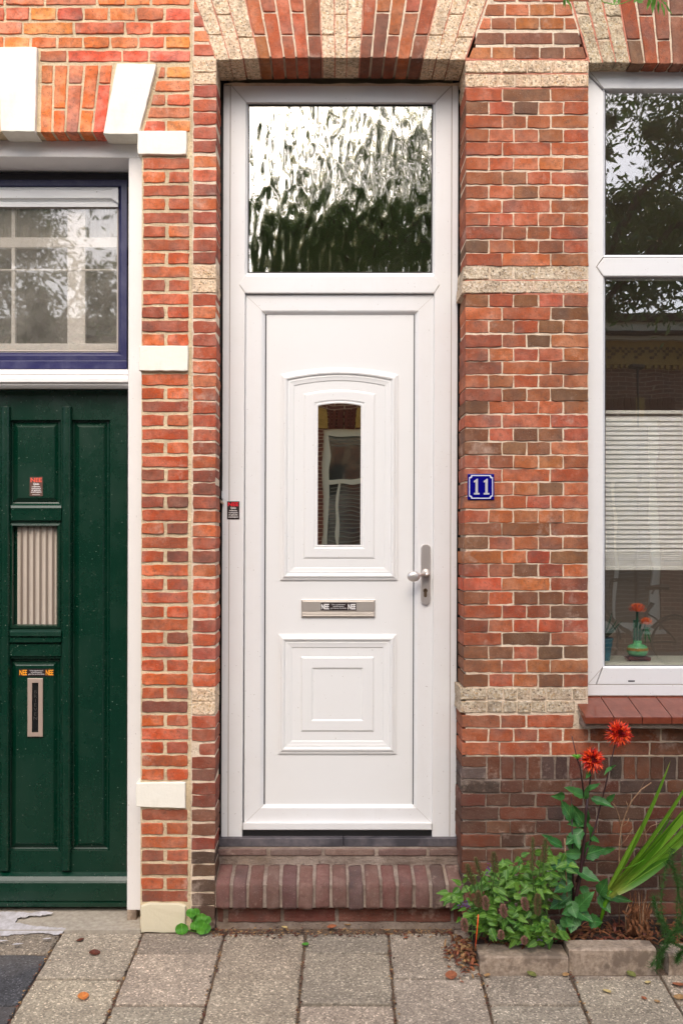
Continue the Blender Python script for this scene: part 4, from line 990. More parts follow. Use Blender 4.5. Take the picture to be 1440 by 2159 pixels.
for i in range(26):
    a = random.uniform(0, 6.28); e = random.uniform(.5, 1.4); L_ = random.uniform(.08, .14); d = Vector((math.cos(a)*math.cos(e), math.sin(a)*math.cos(e)*.6, math.sin(e)))
    blade_mb(mb, Vector(pc)+Vector((0, 0, .09)), Vector(pc)+Vector((0, 0, .09))+d*L_, .009, .3)
mb.build('foliage', m_dleaf, pp)
mb = MB(); mb.tube([W(1292, 1366, .2), W(1305, 1370, .2), W(1317, 1385, .2), W(1328, 1401, .19)], .0022, 6); tag(mb.build('cable', M('grey_cable', hexl(150, 132, 118), .5), smooth=True), 'thin grey cable arching over the inner sill beside the teal pot', 'cable')

# ============================================================ GROUND
def flat(name, x0, y0, x1, y1, z, mat, n=1):
    mb = MB(); mb.add([(x0, y0, z), (x1, y0, z), (x1, y1, z), (x0, y1, z)], [(0, 1, 2, 3)]); return tag(mb.build(name, mat, origin=((x0+x1)/2, (y0+y1)/2, z)), kind='structure')
flat('ground', -400, -400, 400, 300, -.34, m_sand)
flat('road', -60, -5.4, 60, -2.2, -.24, m_asph)
pv = MB(); pv.loft([[(x, .3, -.012), (x, 0, -.012), (x, -1.25, -.1345), (x, -2.2, -.135), (x, -2.2, -.33), (x, .3, -.33)] for x in (-60, 60)], cap0=True, cap1=True); pav = pv.build('pavement', m_sand); tag(pav, kind='structure')
pv = MB(); pv.box((-60, -10.5, -.33), (60, -5.4, -.12)); tag(pv.build('far_pavement', m_pave), kind='structure').color = hexl(150, 140, 130)
PCOL = [(178, 165, 147), (168, 156, 140), (184, 171, 153), (173, 162, 146)]
def tile(x0, x1, y0, y1, c=None, z=0):
    g = .0042; dz = random.uniform(-.003, .002); h_ = .006; m = slab([(x0+g, y0+h_), (x1-g, y0+h_), (x1-g, y1-h_), (x0+g, y1-h_)], lambda u, v, d: (u+SH*v, v, z+dz+SL*max(-1.25, min(0, v))-d), .005, .05, .0026, .04)
    o = m.build('paving_tile', m_pave, pav, col=vary(c or random.choice(PCOL), .02, .06, True))
    o.rotation_euler = (random.uniform(-.008, .008), random.uniform(-.008, .008), 0); return o
gx_ = [-3.24, -2.895, -2.55, -2.205, -1.86, -1.515, -1.17, -.83, -.487, -.15, .197, .54, .885, 1.23, 1.575, 1.92, 2.265]
for i in range(len(gx_)-1):
    par = (i % 2 == 1); ys = ([-.022, -.185] if par else [-.022]); y = -.185 if par else -.365
    x0, x1 = gx_[i], gx_[i+1]
    if not par: ys.append(-.365)
    while y > -1.8: y -= .348; ys.append(y)
    for a, b in zip(ys[1:], ys[:-1]):
        cx, cy = (x0+x1)/2, (a+b)/2
        if x0 > .5 and b > -.2: 
            if a > -.3: continue
            b = -.335
        if x0 > .5 and a < -.33 < b: b = -.335
        c = None
        if x0 < -1.2 and a < -.2 and b > -.8: c = (88, 88, 92)
        elif b > -.1 and par: c = (156, 145, 132)
        tile(x0, x1, a, b, c)
# concrete threshold of the neighbour
ct = MB(); p0, p1 = G(-300, 1966), G(297, 1963)
pts = [(-2.6, .32), (-.915, .32), (-.82, .30), (-.835, .1), (-.845, -.012), (-1.0, -.016), (-1.1, -.010), (-1.18, -.018), (-2.6, -.02)]
rng = random.Random(3); ring0 = [(a, b, .004) for a, b in pts]
ct.loft([ring0, [(a, b, -.1) for a, b in pts]], cap0=True); co = ct.build('threshold_slab', m_conc); tag(co, 'worn grey concrete threshold slab in front of the green door', 'threshold')
mb = MB(); pk = [(0, 1922), (28, 1922), (66, 1924), (98, 1920), (112, 1924), (95, 1929), (60, 1931), (38, 1936), (34, 1944), (70, 1952), (110, 1955), (140, 1957), (132, 1968), (118, 1971), (92, 1966), (40, 1969), (10, 1972), (-60, 1973), (-60, 1922)]
pk2 = []
for (a, b), (c, d) in zip(pk, pk[1:]+pk[:1]):
    k_ = max(1, int(math.hypot(c-a, d-b)/4))
    for q in range(k_): pk2.append((a+(c-a)*q/k_+rng.uniform(-2.2, 2.2), b+(d-b)*q/k_+rng.uniform(-1.1, 1.1)))
vs = [G(a, b, .0048+.0002*(i % 2)) for i, (a, b) in enumerate(pk2)]; n = len(vs); mb.add(vs+[v-Vector((0, 0, .002)) for v in vs], [tuple(range(n))]+[(i, (i+1) % n, (i+1) % n+n, i+n) for i in range(n)])
mb.build('peeling_paint', m_peel, co)
for i, (a, b, L_) in enumerate(((38, 1998, .024), (3, 1990, .03), (100, 1984, .02))):
    mb = MB(); c = G(a, b, .003); mb.add([(c.x-L_, c.y-.004, .003), (c.x, c.y-.008, .004), (c.x+L_, c.y+.006, .003), (c.x-L_*.3, c.y+.008, .004)], [(0, 1, 2, 3)])
    tag(mb.build('paint_flake', m_peel, fixn=False), ['white paint flake on the dark grey paving tile', 'white paint flake at the left edge of the picture', 'white paint flake near the threshold slab corner'][i], 'paint flake')

# planter edging
soil = MB(); N = 26
rg = []
for i in range(N+1):
    x = .52+i*(2.6-.52)/N; rg.append([(x, -.30+j*.034, (.012+j*.0035)+.010*noise.noise(Vector((x*9, j*.7, 0)))) for j in range(10)])
soil.loft(rg, closed=False); so = soil.build('flower_bed_soil', m_soil); tag(so, kind='structure')
def kerb(x0, x1, y0, y1, z1, label, rz=0, rx=0, col=None):
    m = MB(); cx, cy = (x0+x1)/2, (y0+y1)/2
    nx = 10; rr = random; rings = []
    for i in range(nx+1):
        x = x0+(x1-x0)*i/nx; j = lambda a=.0018: rr.uniform(-a, a); e = .003 if i in (0, nx) else 0
        rings.append([(x, y0+e+j(), -.07), (x, y0+e+j(), z1*.5-.01+j()), (x, y0+.001+e+j(), z1-.007-e), (x, y0+.007+e, z1-e+j(.001)), (x, y1-.006-e, z1-e+j(.001)), (x, y1-e, z1-.006), (x, y1-e, -.07)])
    m.loft(rings, cap0=True, cap1=True); o = m.build('edging_block', m_kerb, None, origin=(cx, cy, 0)); o.rotation_euler = (rx, 0, rz)
    return tag(o, label, 'edging block', 'concrete edging of the flower bed')
kerb(.530, .872, -.330, -.205, .032, 'left concrete edging block under the purple flowers', R(-.6))
kerb(.876, 1.214, -.322, -.232, .058, 'middle and highest pale concrete edging block in front of the dead leaves', R(.3))
kerb(1.255, 1.60, -.335, -.24, .048, 'right concrete edging block at the picture edge behind the feathery plant', R(1.5), R(2))
kerb(1.61, 1.95, -.33, -.235, .045, 'concrete edging block beyond the right picture edge')
k5 = MB(); k5.box((.47, -.20, -.05), (.527, -.03, .012)); tag(k5.build('edging_block', m_kerb, bevel=.004), 'low side edging block beside the doorstep, half buried under dead leaves', 'edging block', 'concrete edging of the flower bed')

# ============================================================ PLANTS
m_dahl = mat_leaf('dahlia_leaf', hexl(44, 98, 44), hexl(74, 126, 62), .3, .4, True)
m_mint = mat_leaf('hyssop_leaf', hexl(54, 104, 34), hexl(112, 152, 54), .35, .45, True)
m_glad = mat_leaf('gladiolus_leaf', hexl(96, 160, 34), hexl(120, 180, 44), .45)
m_weed = mat_leaf('weed_leaf', hexl(66, 132, 40), hexl(96, 158, 50), .35, .45, True)
m_stem = M('dark_purple_stem', hexl(52, 26, 30), .5); m_gst = M('green_stem', hexl(80, 110, 50), .6)
m_dry = mat_noise('dry_stem', hexl(168, 136, 108), hexl(120, 88, 62), 40, .9); m_dryb = mat_noise('dry_brown', hexl(132, 84, 50), hexl(92, 56, 34), 40, .9)
m_fern = mat_leaf('fern_leaf', hexl(50, 88, 36), hexl(74, 112, 48), .3)
m_dfl = M('dahlia_red', hexl(206, 36, 16), .5); m_dfo = M('dahlia_orange', hexl(236, 84, 26), .5); m_dfd = M('dahlia_dark', hexl(120, 8, 24), .5)
def leafmesh(kind, mat, nv=4):
    out = []
    for s_ in range(nv):
        rr = random.Random(s_*7+len(kind)); mb = MB(); n = 9; rows = []
        for q in range(n+1):
            t = q/n
            if kind == 'ovate': ww = .5*math.sin(math.pi*t**.75)**.85*(1-.25*t)
            elif kind == 'mint': ww = .42*math.sin(math.pi*t**.62)**.9*(1-.3*t)
            elif kind == 'round': ww = .55*math.sqrt(max(0, 1-(2*t-1)**2))
            else: ww = .18*math.sin(math.pi*t**.8)
            if 0 < q < n and kind in ('ovate', 'mint'): ww *= 1+(.12 if q % 2 else -.05)
            zz = -.22*t*t*rr.uniform(.6, 1.5)+.05*math.sin(t*6+s_)
            f = .22+rr.uniform(-.08, .08)
            rows.append([(-ww, t, zz+ww*f), (-ww*.5, t, zz+ww*f*.35), (0, t, zz), (ww*.5, t, zz+ww*f*.35), (ww, t, zz+ww*f)])
        mb.loft(rows, closed=False); me = mesh_of(mb, kind+'_leaf', mat); me.polygons.foreach_set('use_smooth', [True]*len(me.polygons)); out.append(me)
    return out
LD = leafmesh('ovate', m_dahl); LM = leafmesh('mint', m_mint); LR = leafmesh('round', m_weed); LB = leafmesh('lance', mat_leaf('branch_leaf', hexl(70, 120, 36), hexl(110, 160, 60), .45))
def put_leaf(meshes, parent, a, b, width, name='leaf', tilt=None):
    a, b = Vector(a), Vector(b); d = b-a; L_ = d.length; yv = d.normalized()
    nrm = Vector((random.uniform(-.5, .5), -1, random.uniform(.1, 1.1))) if tilt is None else Vector(tilt)
    zv = (nrm-nrm.dot(yv)*yv).normalized(); xv = yv.cross(zv)
    q = Matrix((xv, yv, zv)).transposed().to_quaternion()
    return inst(name, random.choice(meshes), a, parent, quat=q, scale=(width, L_, L_*.8))
# --- dahlia
YP = -.16
dh = thing('dahlia', W(1205, 1955, YP), 'tall dahlia with dark stems and two shaggy red flowers by the plinth', 'dahlia')
w_ = lambda x, y, d=YP: W(x, y, d, 0)
mb = MB()
mb.tube([w_(1203, 1962), w_(1210, 1905), w_(1222, 1850), w_(1230, 1780), w_(1235, 1715), w_(1238, 1680)], [.010, .009, .0075, .006, .0055, .005], 8)
mb.tube([w_(1238, 1682), w_(1243, 1650), w_(1247, 1612, YP-.03)], [.004, .0035, .003], 6)
mb.tube([w_(1231, 1680), w_(1223, 1620), w_(1216, 1600), w_(1205, 1552)], [.0035, .003, .0025, .0018], 6)
mb.tube([w_(1215, 1860), w_(1238, 1790), w_(1255, 1740, YP+.04), w_(1275, 1660, YP+.03), w_(1298, 1560, YP)], [.006, .004, .0035, .003, .0022], 6)
mb.tube([w_(1208, 1900), w_(1207, 1820), w_(1204, 1680)], [.005, .004, .002], 6)
mb.build('stem', m_stem, dh, smooth=True)
def dahlia(cx, cy, rp, nm='flower'):
    c = w_(cx, cy, YP-.035); fm = MB(); r = rp*K
    axis = Vector((random.uniform(-.2, .2), -1, .25)).normalized(); q = axis.to_track_quat('Z', 'Y')
    for i in range(260):
        f = i/260; th = math.acos(1-1.35*f) if f < 1 else 1.5; a = i*2.39996
        d = Vector((math.sin(th)*math.cos(a), math.sin(th)*math.sin(a), math.cos(th)*.75))
        d = q @ d; L_ = r*(.45+.62*f)*random.uniform(.8, 1.15); d = (d+Vector((0, 0, -.12*f))).normalized()
        s_ = d.cross(Vector((random.uniform(-1, 1), random.uniform(-1, 1), random.uniform(-1, 1)))).normalized()*r*.075; up = s_.cross(d).normalized()
        fm.mi = 2 if f < .1 or random.random() < .16 else (1 if random.random() < .42 else 0)
        b0 = c+d*r*.18; m1 = c+d*L_*.65; tp = c+d*L_+up*r*.12+Vector((0, 0, r*random.uniform(-.1, .12)))
        fm.add([b0, m1-s_, tp, m1+s_, m1+up*r*.04], [(0, 1, 4), (1, 2, 4), (2, 3, 4), (3, 0, 4)])
    return fm.build(nm, [m_dfl, m_dfo, m_dfd], dh, fixn=False)
dahlia(1249, 1601, 27); dahlia(1305, 1546, 29)
mb = MB(); c = w_(1216, 1597); mb.lathe([(.003, -.006), (.009, 0), (.008, .008), (.002, .012)], c, 10)
for a in range(6): blade_mb(mb, c, c+Vector((math.cos(a)*.025, math.sin(a)*.02-.005, .012)), .007, .1)
mb.build('bud', m_weed, dh)
DL = [(1232,1680,1193,1658,24),(1190,1678,1168,1680,17),(1245,1683,1292,1697,19),(1280,1692,1294,1674,13),(1240,1668,1260,1650,13),(1230,1685,1241,1660,12),(1203,1729,1188,1690,26),(1234,1745,1206,1698,24),(1235,1730,1198,1737,22),(1231,1742,1243,1713,15),
 (1248,1774,1243,1733,21),(1228,1750,1191,1780,26),(1213,1802,1197,1763,22),(1230,1802,1274,1790,30),(1262,1797,1297,1789,14),(1222,1800,1188,1801,22),(1183,1786,1145,1758,20),(1215,1822,1152,1823,26),(1215,1835,1264,1856,28),(1264,1886,1277,1853,26),
 (1262,1887,1287,1924,26),(1265,1885,1332,1899,20),(1214,1917,1246,1883,32),(1211,1917,1250,1942,28),(1211,1917,1204,1967,36),(1211,1912,1186,1928,24),(1240,1940,1268,1945,28),(1222,1800,1240,1775,14),(1212,1760,1222,1790,16),(1246,1765,1262,1775,12),(1288,1618,1275,1628,9),(1284,1622,1296,1612,8),(1242,1628,1236,1640,10),
 (1205,1860,1168,1880,26),(1205,1850,1178,1838,24),(1212,1880,1180,1905,26),(1225,1868,1240,1890,20),(1190,1895,1160,1915,26),(1200,1900,1215,1935,26),(1180,1940,1208,1950,22),(1185,1950,1170,1985,24),(1216,1840,1200,1812,18)]
for (ax, ay, bx, by, wd) in DL:
    yy = YP+random.uniform(-.05, .03) if ay < 1900 else YP-.05
    put_leaf(LD, dh, w_(ax, ay, yy+.02), w_(bx, by, yy-.03), wd*K*1.05)
# --- purple flowered hyssop clumps
m_spike = mat_noise('hyssop_spike', hexl(118, 92, 66), hexl(88, 84, 42), 150, .9, 1, .003); m_pink = mat_noise('hyssop_pink', hexl(160, 112, 110), hexl(120, 94, 64), 150, .9); m_purp = M('hyssop_purple', hexl(150, 96, 190), .6)
def spike(mb, base, top, r, n=60):
    base, top = Vector(base), Vector(top)
    for i in range(n):
        t = i/n; a = i*2.4; c = base.lerp(top, t); rr = r*math.sin(math.pi*(.15+.8*t))**.6*random.uniform(.7, 1.15); o = Vector((math.cos(a)*rr, math.sin(a)*rr, 0)); s_ = r*.3
        mb.add([c+o*.3+Vector((0, 0, -s_)), c+o+Vector((s_, 0, s_*.4)), c+o*1.1+Vector((0, 0, s_*1.4)), c+o+Vector((-s_, 0, s_*.4))], [(0, 1, 2, 3)])
def hyssop(name_lab, blobs, spikes, base, nleaf, dmin=-.30, dmax=-.10):
    h = thing('hyssop_plant', w_(base[0], base[1], -.2), name_lab, 'plant'); sm_ = MB(); bs = w_(base[0], base[1], -.2); cnt = 0
    tot = sum(b[2]*b[3] for b in blobs)
    for (cx, cy, rx, ry) in blobs:
        for i in range(int(nleaf*rx*ry/tot)):
            while True:
                u, v = random.uniform(-1, 1), random.uniform(-1, 1)
                if u*u+v*v < 1: break
            y_ = random.uniform(dmin, dmax); p = w_(cx+u*rx, cy+v*ry, y_)
            if p.z < .03: p.z = random.uniform(.03, .07)
            L_ = random.uniform(.026, .052); a = random.uniform(0, 6.28); d = Vector((math.cos(a), random.uniform(-.9, .1), math.sin(a)*.5-.35)).normalized()
            put_leaf(LM, h, p, p+d*L_, L_*random.uniform(.55, .8))
            if i % 7 == 0: sm_.tube([bs+Vector((random.uniform(-.08, .08), random.uniform(-.04, .04), 0)), (bs+p)/2+Vector((random.uniform(-.02, .02), 0, .02)), p], .0018, 5)
    for (x, y, len_, r, dx) in spikes:
        y_ = dmin-.02; b = w_(x+dx, y+len_, y_); t = w_(x, y, y_); m_ = MB(); spike(m_, b, t, min(r, 7)*K*1.0, int(40+len_)); m_.build('flower_spike', random.choice([m_spike, m_pink]) if len_ < 40 else m_spike, h, fixn=False)
        sm_.tube([bs, (bs+b)/2+Vector((0, 0, .02)), b, t], .0022, 5)
    sm_.build('stem', m_gst, h); return h
h1 = hyssop('leafy hyssop with drooping brown flower spikes beside the doorstep corner', [(1010, 1890, 46, 52), (1055, 1858, 40, 44), (960, 1893, 24, 14)], [(984, 1822, 42, 7, 14), (1002, 1808, 40, 6, 12), (1040, 1797, 42, 7, 4), (1008, 1880, 32, 7, 0), (1022, 1890, 28, 7, 2)], (1020, 1975), 190)
h2 = hyssop('hyssop with two tall upright seed spikes in front of the plinth', [(1110, 1885, 52, 50), (1140, 1850, 42, 45), (1165, 1815, 34, 36), (1090, 1830, 30, 26)], [(1123, 1765, 70, 5.5, -2), (1149, 1768, 50, 6.5, -3), (1133, 1885, 44, 10, 0), (1104, 1893, 26, 7, 4)], (1130, 1975), 190)
h3 = hyssop('low hyssop with pinkish flower heads hanging over the edging block', [(1085, 1950, 80, 32), (1140, 1965, 45, 25), (1010, 1940, 38, 24)], [(1060, 1908, 26, 9, 2), (978, 1937, 26, 11, 2), (1163, 1942, 24, 6, 4), (1056, 1962, 18, 6, 0), (1105, 1975, 16, 6, 0)], (1090, 1985), 200, -.32, -.2)
mb = MB()
for (x, y) in ((965, 1895), (981, 1905), (986, 1912), (970, 1910), (1033, 1828), (1028, 1838), (975, 1942), (1050, 1975), (1137, 1978), (1102, 1985)):
    for i in range(12):
        c = w_(x+random.uniform(-5, 5), y+random.uniform(-7, 7), -.29); s_ = .0035; a = random.uniform(0, 3)
        mb.add([c, c+Vector((s_, -.002, s_*a*.3)), c+Vector((0, -.003, s_*1.5)), c+Vector((-s_, -.001, s_*.4))], [(0, 1, 2, 3)])
tag(mb.build('purple_florets', m_purp, h1, fixn=False), kind='stuff')
# --- gladiolus
m_gladr = M('ribbed_sword_leaf', hexl(104, 160, 40), .38); t = NT(m_gladr)
a1 = t.n('Attribute', attribute_name='across'); a2 = t.n('Attribute', attribute_name='along'); oi_ = t.n('ObjectInfo')
c_ = t.mix(oi_.outputs['Random'], hexl(74, 132, 30), hexl(132, 180, 52))
c_ = t.mix(t.ramp(t.math('FRACT', t.math('MULTIPLY', a1.outputs['Fac'], 4.5)), [(0, G3(.55)), (.3, G3(0)), (.7, G3(0)), (1, G3(.55))]), c_, hexl(60, 112, 26))
c_ = t.mix(t.ramp(t.math('ABSOLUTE', t.math('SUBTRACT', a1.outputs['Fac'], 1.0)), [(0, G3(.8)), (.09, G3(0))]), c_, hexl(176, 210, 96))
c_ = t.mix(t.ramp(a2.outputs['Fac'], [(0, G3(.6)), (.25, G3(0)), (.9, G3(0)), (1, G3(.8))]), c_, hexl(176, 176, 84))
t.base(c_); tl_ = t.n('BsdfTranslucent'); t.l(c_, tl_.inputs['Color']); mx_ = t.n('MixShader'); mx_.inputs[0].default_value = .4
t.l(t.b.outputs[0], mx_.inputs[1]); t.l(tl_.outputs[0], mx_.inputs[2]); t.l(mx_.outputs[0], t.t.nodes['Material Output'].inputs['Surface'])
gl_ = thing('gladiolus_plant', w_(1280, 1950, -.14), 'clump of broad bright green sword leaves leaning to the right edge', 'plant')
for (ax, ay, bx, by, wd, dp, sag) in ((1283,1885,1560,1560,22,-.12,.10),(1285,1890,1520,1690,22,-.16,.08),(1300,1882,1418,1805,25,-.20,-.10),(1278,1884,1413,1603,13,-.10,.05),(1280,1884,1420,1710,9,-.09,.10),(1280,1886,1500,1640,18,-.14,.06),(1282,1888,1480,1745,16,-.10,.05),(1276,1882,1350,1740,10,-.13,.02),(1290,1890,1450,1770,14,-.17,.0),(1279,1886,1480,1600,11,-.09,.07),(1284,1888,1520,1655,12,-.18,.09),(1276,1884,1436,1676,8,-.1,.04)):
    mb = MB(); blade_mb(mb, w_(ax, ay, dp), w_(bx, by, dp-.02), wd*K*.88, sag, 12, Vector((random.uniform(-.1, .5), -1, random.uniform(-.2, .5))), fold=.5); o_ = mb.build('leaf', m_gladr, gl_, smooth=True)
    at_ = o_.data.attributes.new('across', 'FLOAT', 'POINT'); al_ = o_.data.attributes.new('along', 'FLOAT', 'POINT')
    for q in range(len(o_.data.vertices)): at_.data[q].value = q % 3; al_.data[q].value = q//3/12
mb = MB(); mb.tube([w_(1262, 1955, -.14), w_(1275, 1905, -.14), w_(1288, 1878, -.14)], [.006, .008, .010], 8); mb.tube([w_(1310, 1832, -.19), w_(1335, 1825, -.19), w_(1358, 1812, -.19)], .0015, 5); mb.build('stem', m_glad, gl_, smooth=True)
# --- dry twigs
tw = thing('dry_twig_plant', w_(1306, 1960, -.1), 'bare pale forked twig standing against the dark plinth', 'plant')
mb = MB()
for pts, r in (([(1305, 1960), (1303, 1840), (1305, 1780), (1309, 1742), (1320, 1712), (1330, 1690), (1350, 1665), (1372, 1650)], .0028), ([(1309, 1742), (1303, 1718), (1297, 1700), (1290, 1692)], .002), ([(1311, 1742), (1322, 1736), (1326, 1725)], .0016), ([(1305, 1785), (1318, 1770), (1334, 1745)], .0013), ([(1320, 1712), (1324, 1700), (1320, 1690)], .001),
               ([(1350, 1790), (1358, 1745), (1366, 1715), (1374, 1700)], .0018), ([(1356, 1760), (1372, 1742), (1390, 1735)], .0012), ([(1340, 1830), (1352, 1800), (1362, 1770), (1358, 1745)], .0014), ([(1346, 1695), (1350, 1660), (1362, 1640)], .0008), ([(1297, 1700), (1288, 1680), (1283, 1668)], .0009)):
    mb.tube([w_(a+random.uniform(-1, 1), b, -.1) for a, b in pts], r, 5)
mb.build('twig', m_dry, tw, smooth=True)
cut = thing('cut_stems', w_(1345, 1965, -.15), 'bunch of cut brown dead stems between the edging block and the plinth', 'plant')
for i in range(34):
    mb = MB(); x = random.gauss(1343, 14); h = random.uniform(30, 95); mb.tube([w_(x, 1972, -.16), w_(x+random.uniform(-6, 8), 1972-h*.6, -.15), w_(x+random.uniform(-10, 26), 1972-h, -.14)], [.0026, .0022, .0016], 5); mb.build('stem', random.choice([m_dryb, m_dryb, m_dry]), cut, smooth=True)
for i in range(60):
    mb = MB(); c = w_(random.gauss(1345, 20), random.uniform(1915, 1975), random.uniform(-.2, -.12)); d = Vector((random.uniform(-.6, .6), random.uniform(-.3, .3), random.uniform(-1, 1))).normalized()*random.uniform(.02, .05); blade_mb(mb, c, c+d, .010, .3, 4); mb.build('dead_leaf', m_dryb, cut)
# --- feathery plant at right
ft = thing('feathery_plant', w_(1420, 1990, -.2), 'dark green feathery asparagus plant spilling over the right edging block', 'plant')
fm = MB(); sm_ = MB(); br = [[(1430,1980),(1425,1900),(1440,1800),(1455,1750)],[(1400,1975),(1392,1900),(1402,1830),(1420,1790)],[(1440,2000),(1410,1985),(1392,2015),(1380,2048)],[(1445,1960),(1420,1965),(1400,1990),(1370,2040)],[(1420,1985),(1385,1930),(1376,1890)],[(1440,1940),(1425,1860),(1415,1815)],[(1460,1990),(1450,1900),(1430,1850)],[(1430,1990),(1398,1950),(1385,1925)],[(1450,2000),(1432,2010),(1425,2030)],[(1410,1985),(1440,1930),(1450,1880)]]
for b in br:
    yy = random.uniform(-.28, -.14) if b[-1][1] < 1990 else -.36; P_ = [w_(x, y, yy) for x, y in b]; sm_.tube(P_, .0013, 4)
    for i in range(520):
        t = random.random()*(len(P_)-1); k_ = int(t); c = P_[k_].lerp(P_[min(k_+1, len(P_)-1)], t-k_)
        d = Vector((random.uniform(-1, 1), random.uniform(-.8, .3), random.uniform(-.5, 1))).normalized()*random.uniform(.01, .034); s_ = Vector((random.uniform(-1, 1), 0, random.uniform(-1, 1))).normalized()*.0012
        fm.add([c-s_, c+s_, c+d], [(0, 1, 2)])
tag(fm.build('needles', m_fern, ft, fixn=False), kind='stuff'); sm_.build('stem', m_gst, ft)
# --- weeds
wd_ = thing('weed', w_(415, 1965, -.03), 'small bright green weed with round leaves at the foot of the brick pier', 'weed')
mb = MB()
for (x, y, r) in ((403,1925,9),(413,1923,8),(384,1958,12),(416,1934,8),(426,1935,9),(436,1941,9),(411,1952,9),(428,1952,9),(434,1958,10),(420,1944,8),(424,1962,8),(405,1930,7)):
    yy = random.uniform(-.07, -.03); c = w_(x, y, yy); mb.tube([w_(416, 1966, -.03), (c+w_(416, 1966, -.03))/2, c], .0012, 4)
    a = random.uniform(-.6, .6); put_leaf(LR, wd_, c-Vector((math.sin(a), .1, math.cos(a)))*r*K, c+Vector((math.sin(a), -.15, math.cos(a)))*r*K, r*K*2.1, tilt=(random.uniform(-.4, .4), -1, .9))
mb.build('stem', m_weed, wd_)
wd2 = thing('weed', G(644, 1992), 'tiny green weed sprouting in the paving joint below the step', 'weed')
for i in range(10):
    a = i*.63; c = G(644, 1993, .004); put_leaf(LR, wd2, c, c+Vector((math.cos(a)*.014, math.sin(a)*.014, .008)), .009, tilt=(0, -.3, 1))
# --- leafy branch hanging in at the top
lb = thing('leafy_branch', w_(1330, -60, -.4), 'thin branch with narrow green leaflets hanging in at the top right corner', 'branch')
mb = MB(); bp_ = lambda x, y: W(x, y, -.4, 0)
mb.tube([bp_(1262, -6), bp_(1270, 4), bp_(1290, 9), bp_(1310, 8), bp_(1330, 0), bp_(1345, -12), bp_(1370, -40)], .0016, 5); mb.tube([bp_(1370, -40), bp_(1385, -10), bp_(1405, 12)], .0014, 5); mb.tube([bp_(1180, -30), bp_(1190, -4)], .001, 5)
mb.build('twig', m_weed, lb)
for (a, b, c, d, w2) in ((1188,-6,1189,14,4),(1190,-5,1192,18,3),(1192,-6,1209,20,5),(1190,-4,1200,8,4),(1262,-2,1256,-14,6),(1293,8,1298,-6,7),(1303,8,1306,-6,7),(1340,2,1356,4,9),(1345,-8,1335,6,8),(1372,-10,1364,20,8),(1378,-10,1376,27,10),(1385,0,1390,28,6),(1393,5,1403,33,6),(1398,8,1405,5,9),(1402,10,1418,31,5),(1380,-20,1398,-4,9),(1362,-14,1350,4,9)):
    put_leaf(LB, lb, bp_(a, b), bp_(c, d), w2*K*2.4, tilt=(.1, -1, .3))
# markers in the bed
mb = MB(); mb.tube([w_(1190, 1768, -.2), w_(1192, 1830, -.2), w_(1195, 1890, -.2)], .0028, 6); tag(mb.build('cane', m_dry, smooth=True), 'short tan garden cane beside the dahlia stem', 'cane')
mb = MB(); mb.tube([w_(1008, 1928, -.34), w_(1006, 1955, -.345), w_(1002, 1995, -.35)], .0022, 6); tag(mb.build('plant_stake', M('orange_plastic', hexl(232, 80, 30), .4), smooth=True), 'thin orange plastic stake at the left end of the flower bed', 'stake')
mb = MB(); mb.prism([(v.x, v.z) for v in (w_(1141, 1818), w_(1150, 1826), w_(1162, 1830), w_(1160, 1838), (w_(1146, 1830)))], -.19, -.188); tag(mb.build('plant_label', m_stw), 'white plastic plant label sticking out of the hyssop', 'plant label')

# ============================================================ fallen leaves and litter
def fleaf(px_, py_, L_, col, label, z=.004, rot=None, curl=.35):
    m = MB(); n = 6; rows = []
    for q in range(n+1):
        t = q/n; ww = .42*math.sin(math.pi*(.06+.9*t))**.8; zz = curl*(t-.5)**2
        rows.append([(-ww, t-.5, zz+ww*curl*.8), (0, t-.5, zz), (ww, t-.5, zz+ww*curl)])
    m.v = []; m.loft(rows, closed=False); m.v = [Vector(v)*L_+Vector((0, 0, .0)) for v in m.v]
    me = mesh_of(m, 'fallen_leaf', col); o = inst('fallen_leaf', me, G(px_, py_, z), None, (random.uniform(-.2, .2), random.uniform(-.2, .2), random.uniform(0, 6.28) if rot is None else rot))
    return tag(o, label, 'leaf', 'fallen leaves')
lo_ = mat_noise('leaf_orange', hexl(214, 140, 66), hexl(180, 96, 44), 60, .7); lbn = mat_noise('leaf_brown', hexl(108, 52, 32), hexl(76, 36, 24), 60, .6); lrd = mat_noise('leaf_rust', hexl(160, 96, 62), hexl(124, 70, 44), 60, .8); lyl = mat_noise('leaf_yellow', hexl(206, 186, 130), hexl(186, 160, 100), 60, .7); ltn = mat_noise('leaf_tan', hexl(170, 136, 92), hexl(140, 104, 62), 60, .8); lgn = mat_noise('leaf_olive', hexl(120, 122, 60), hexl(90, 94, 44), 60, .8)
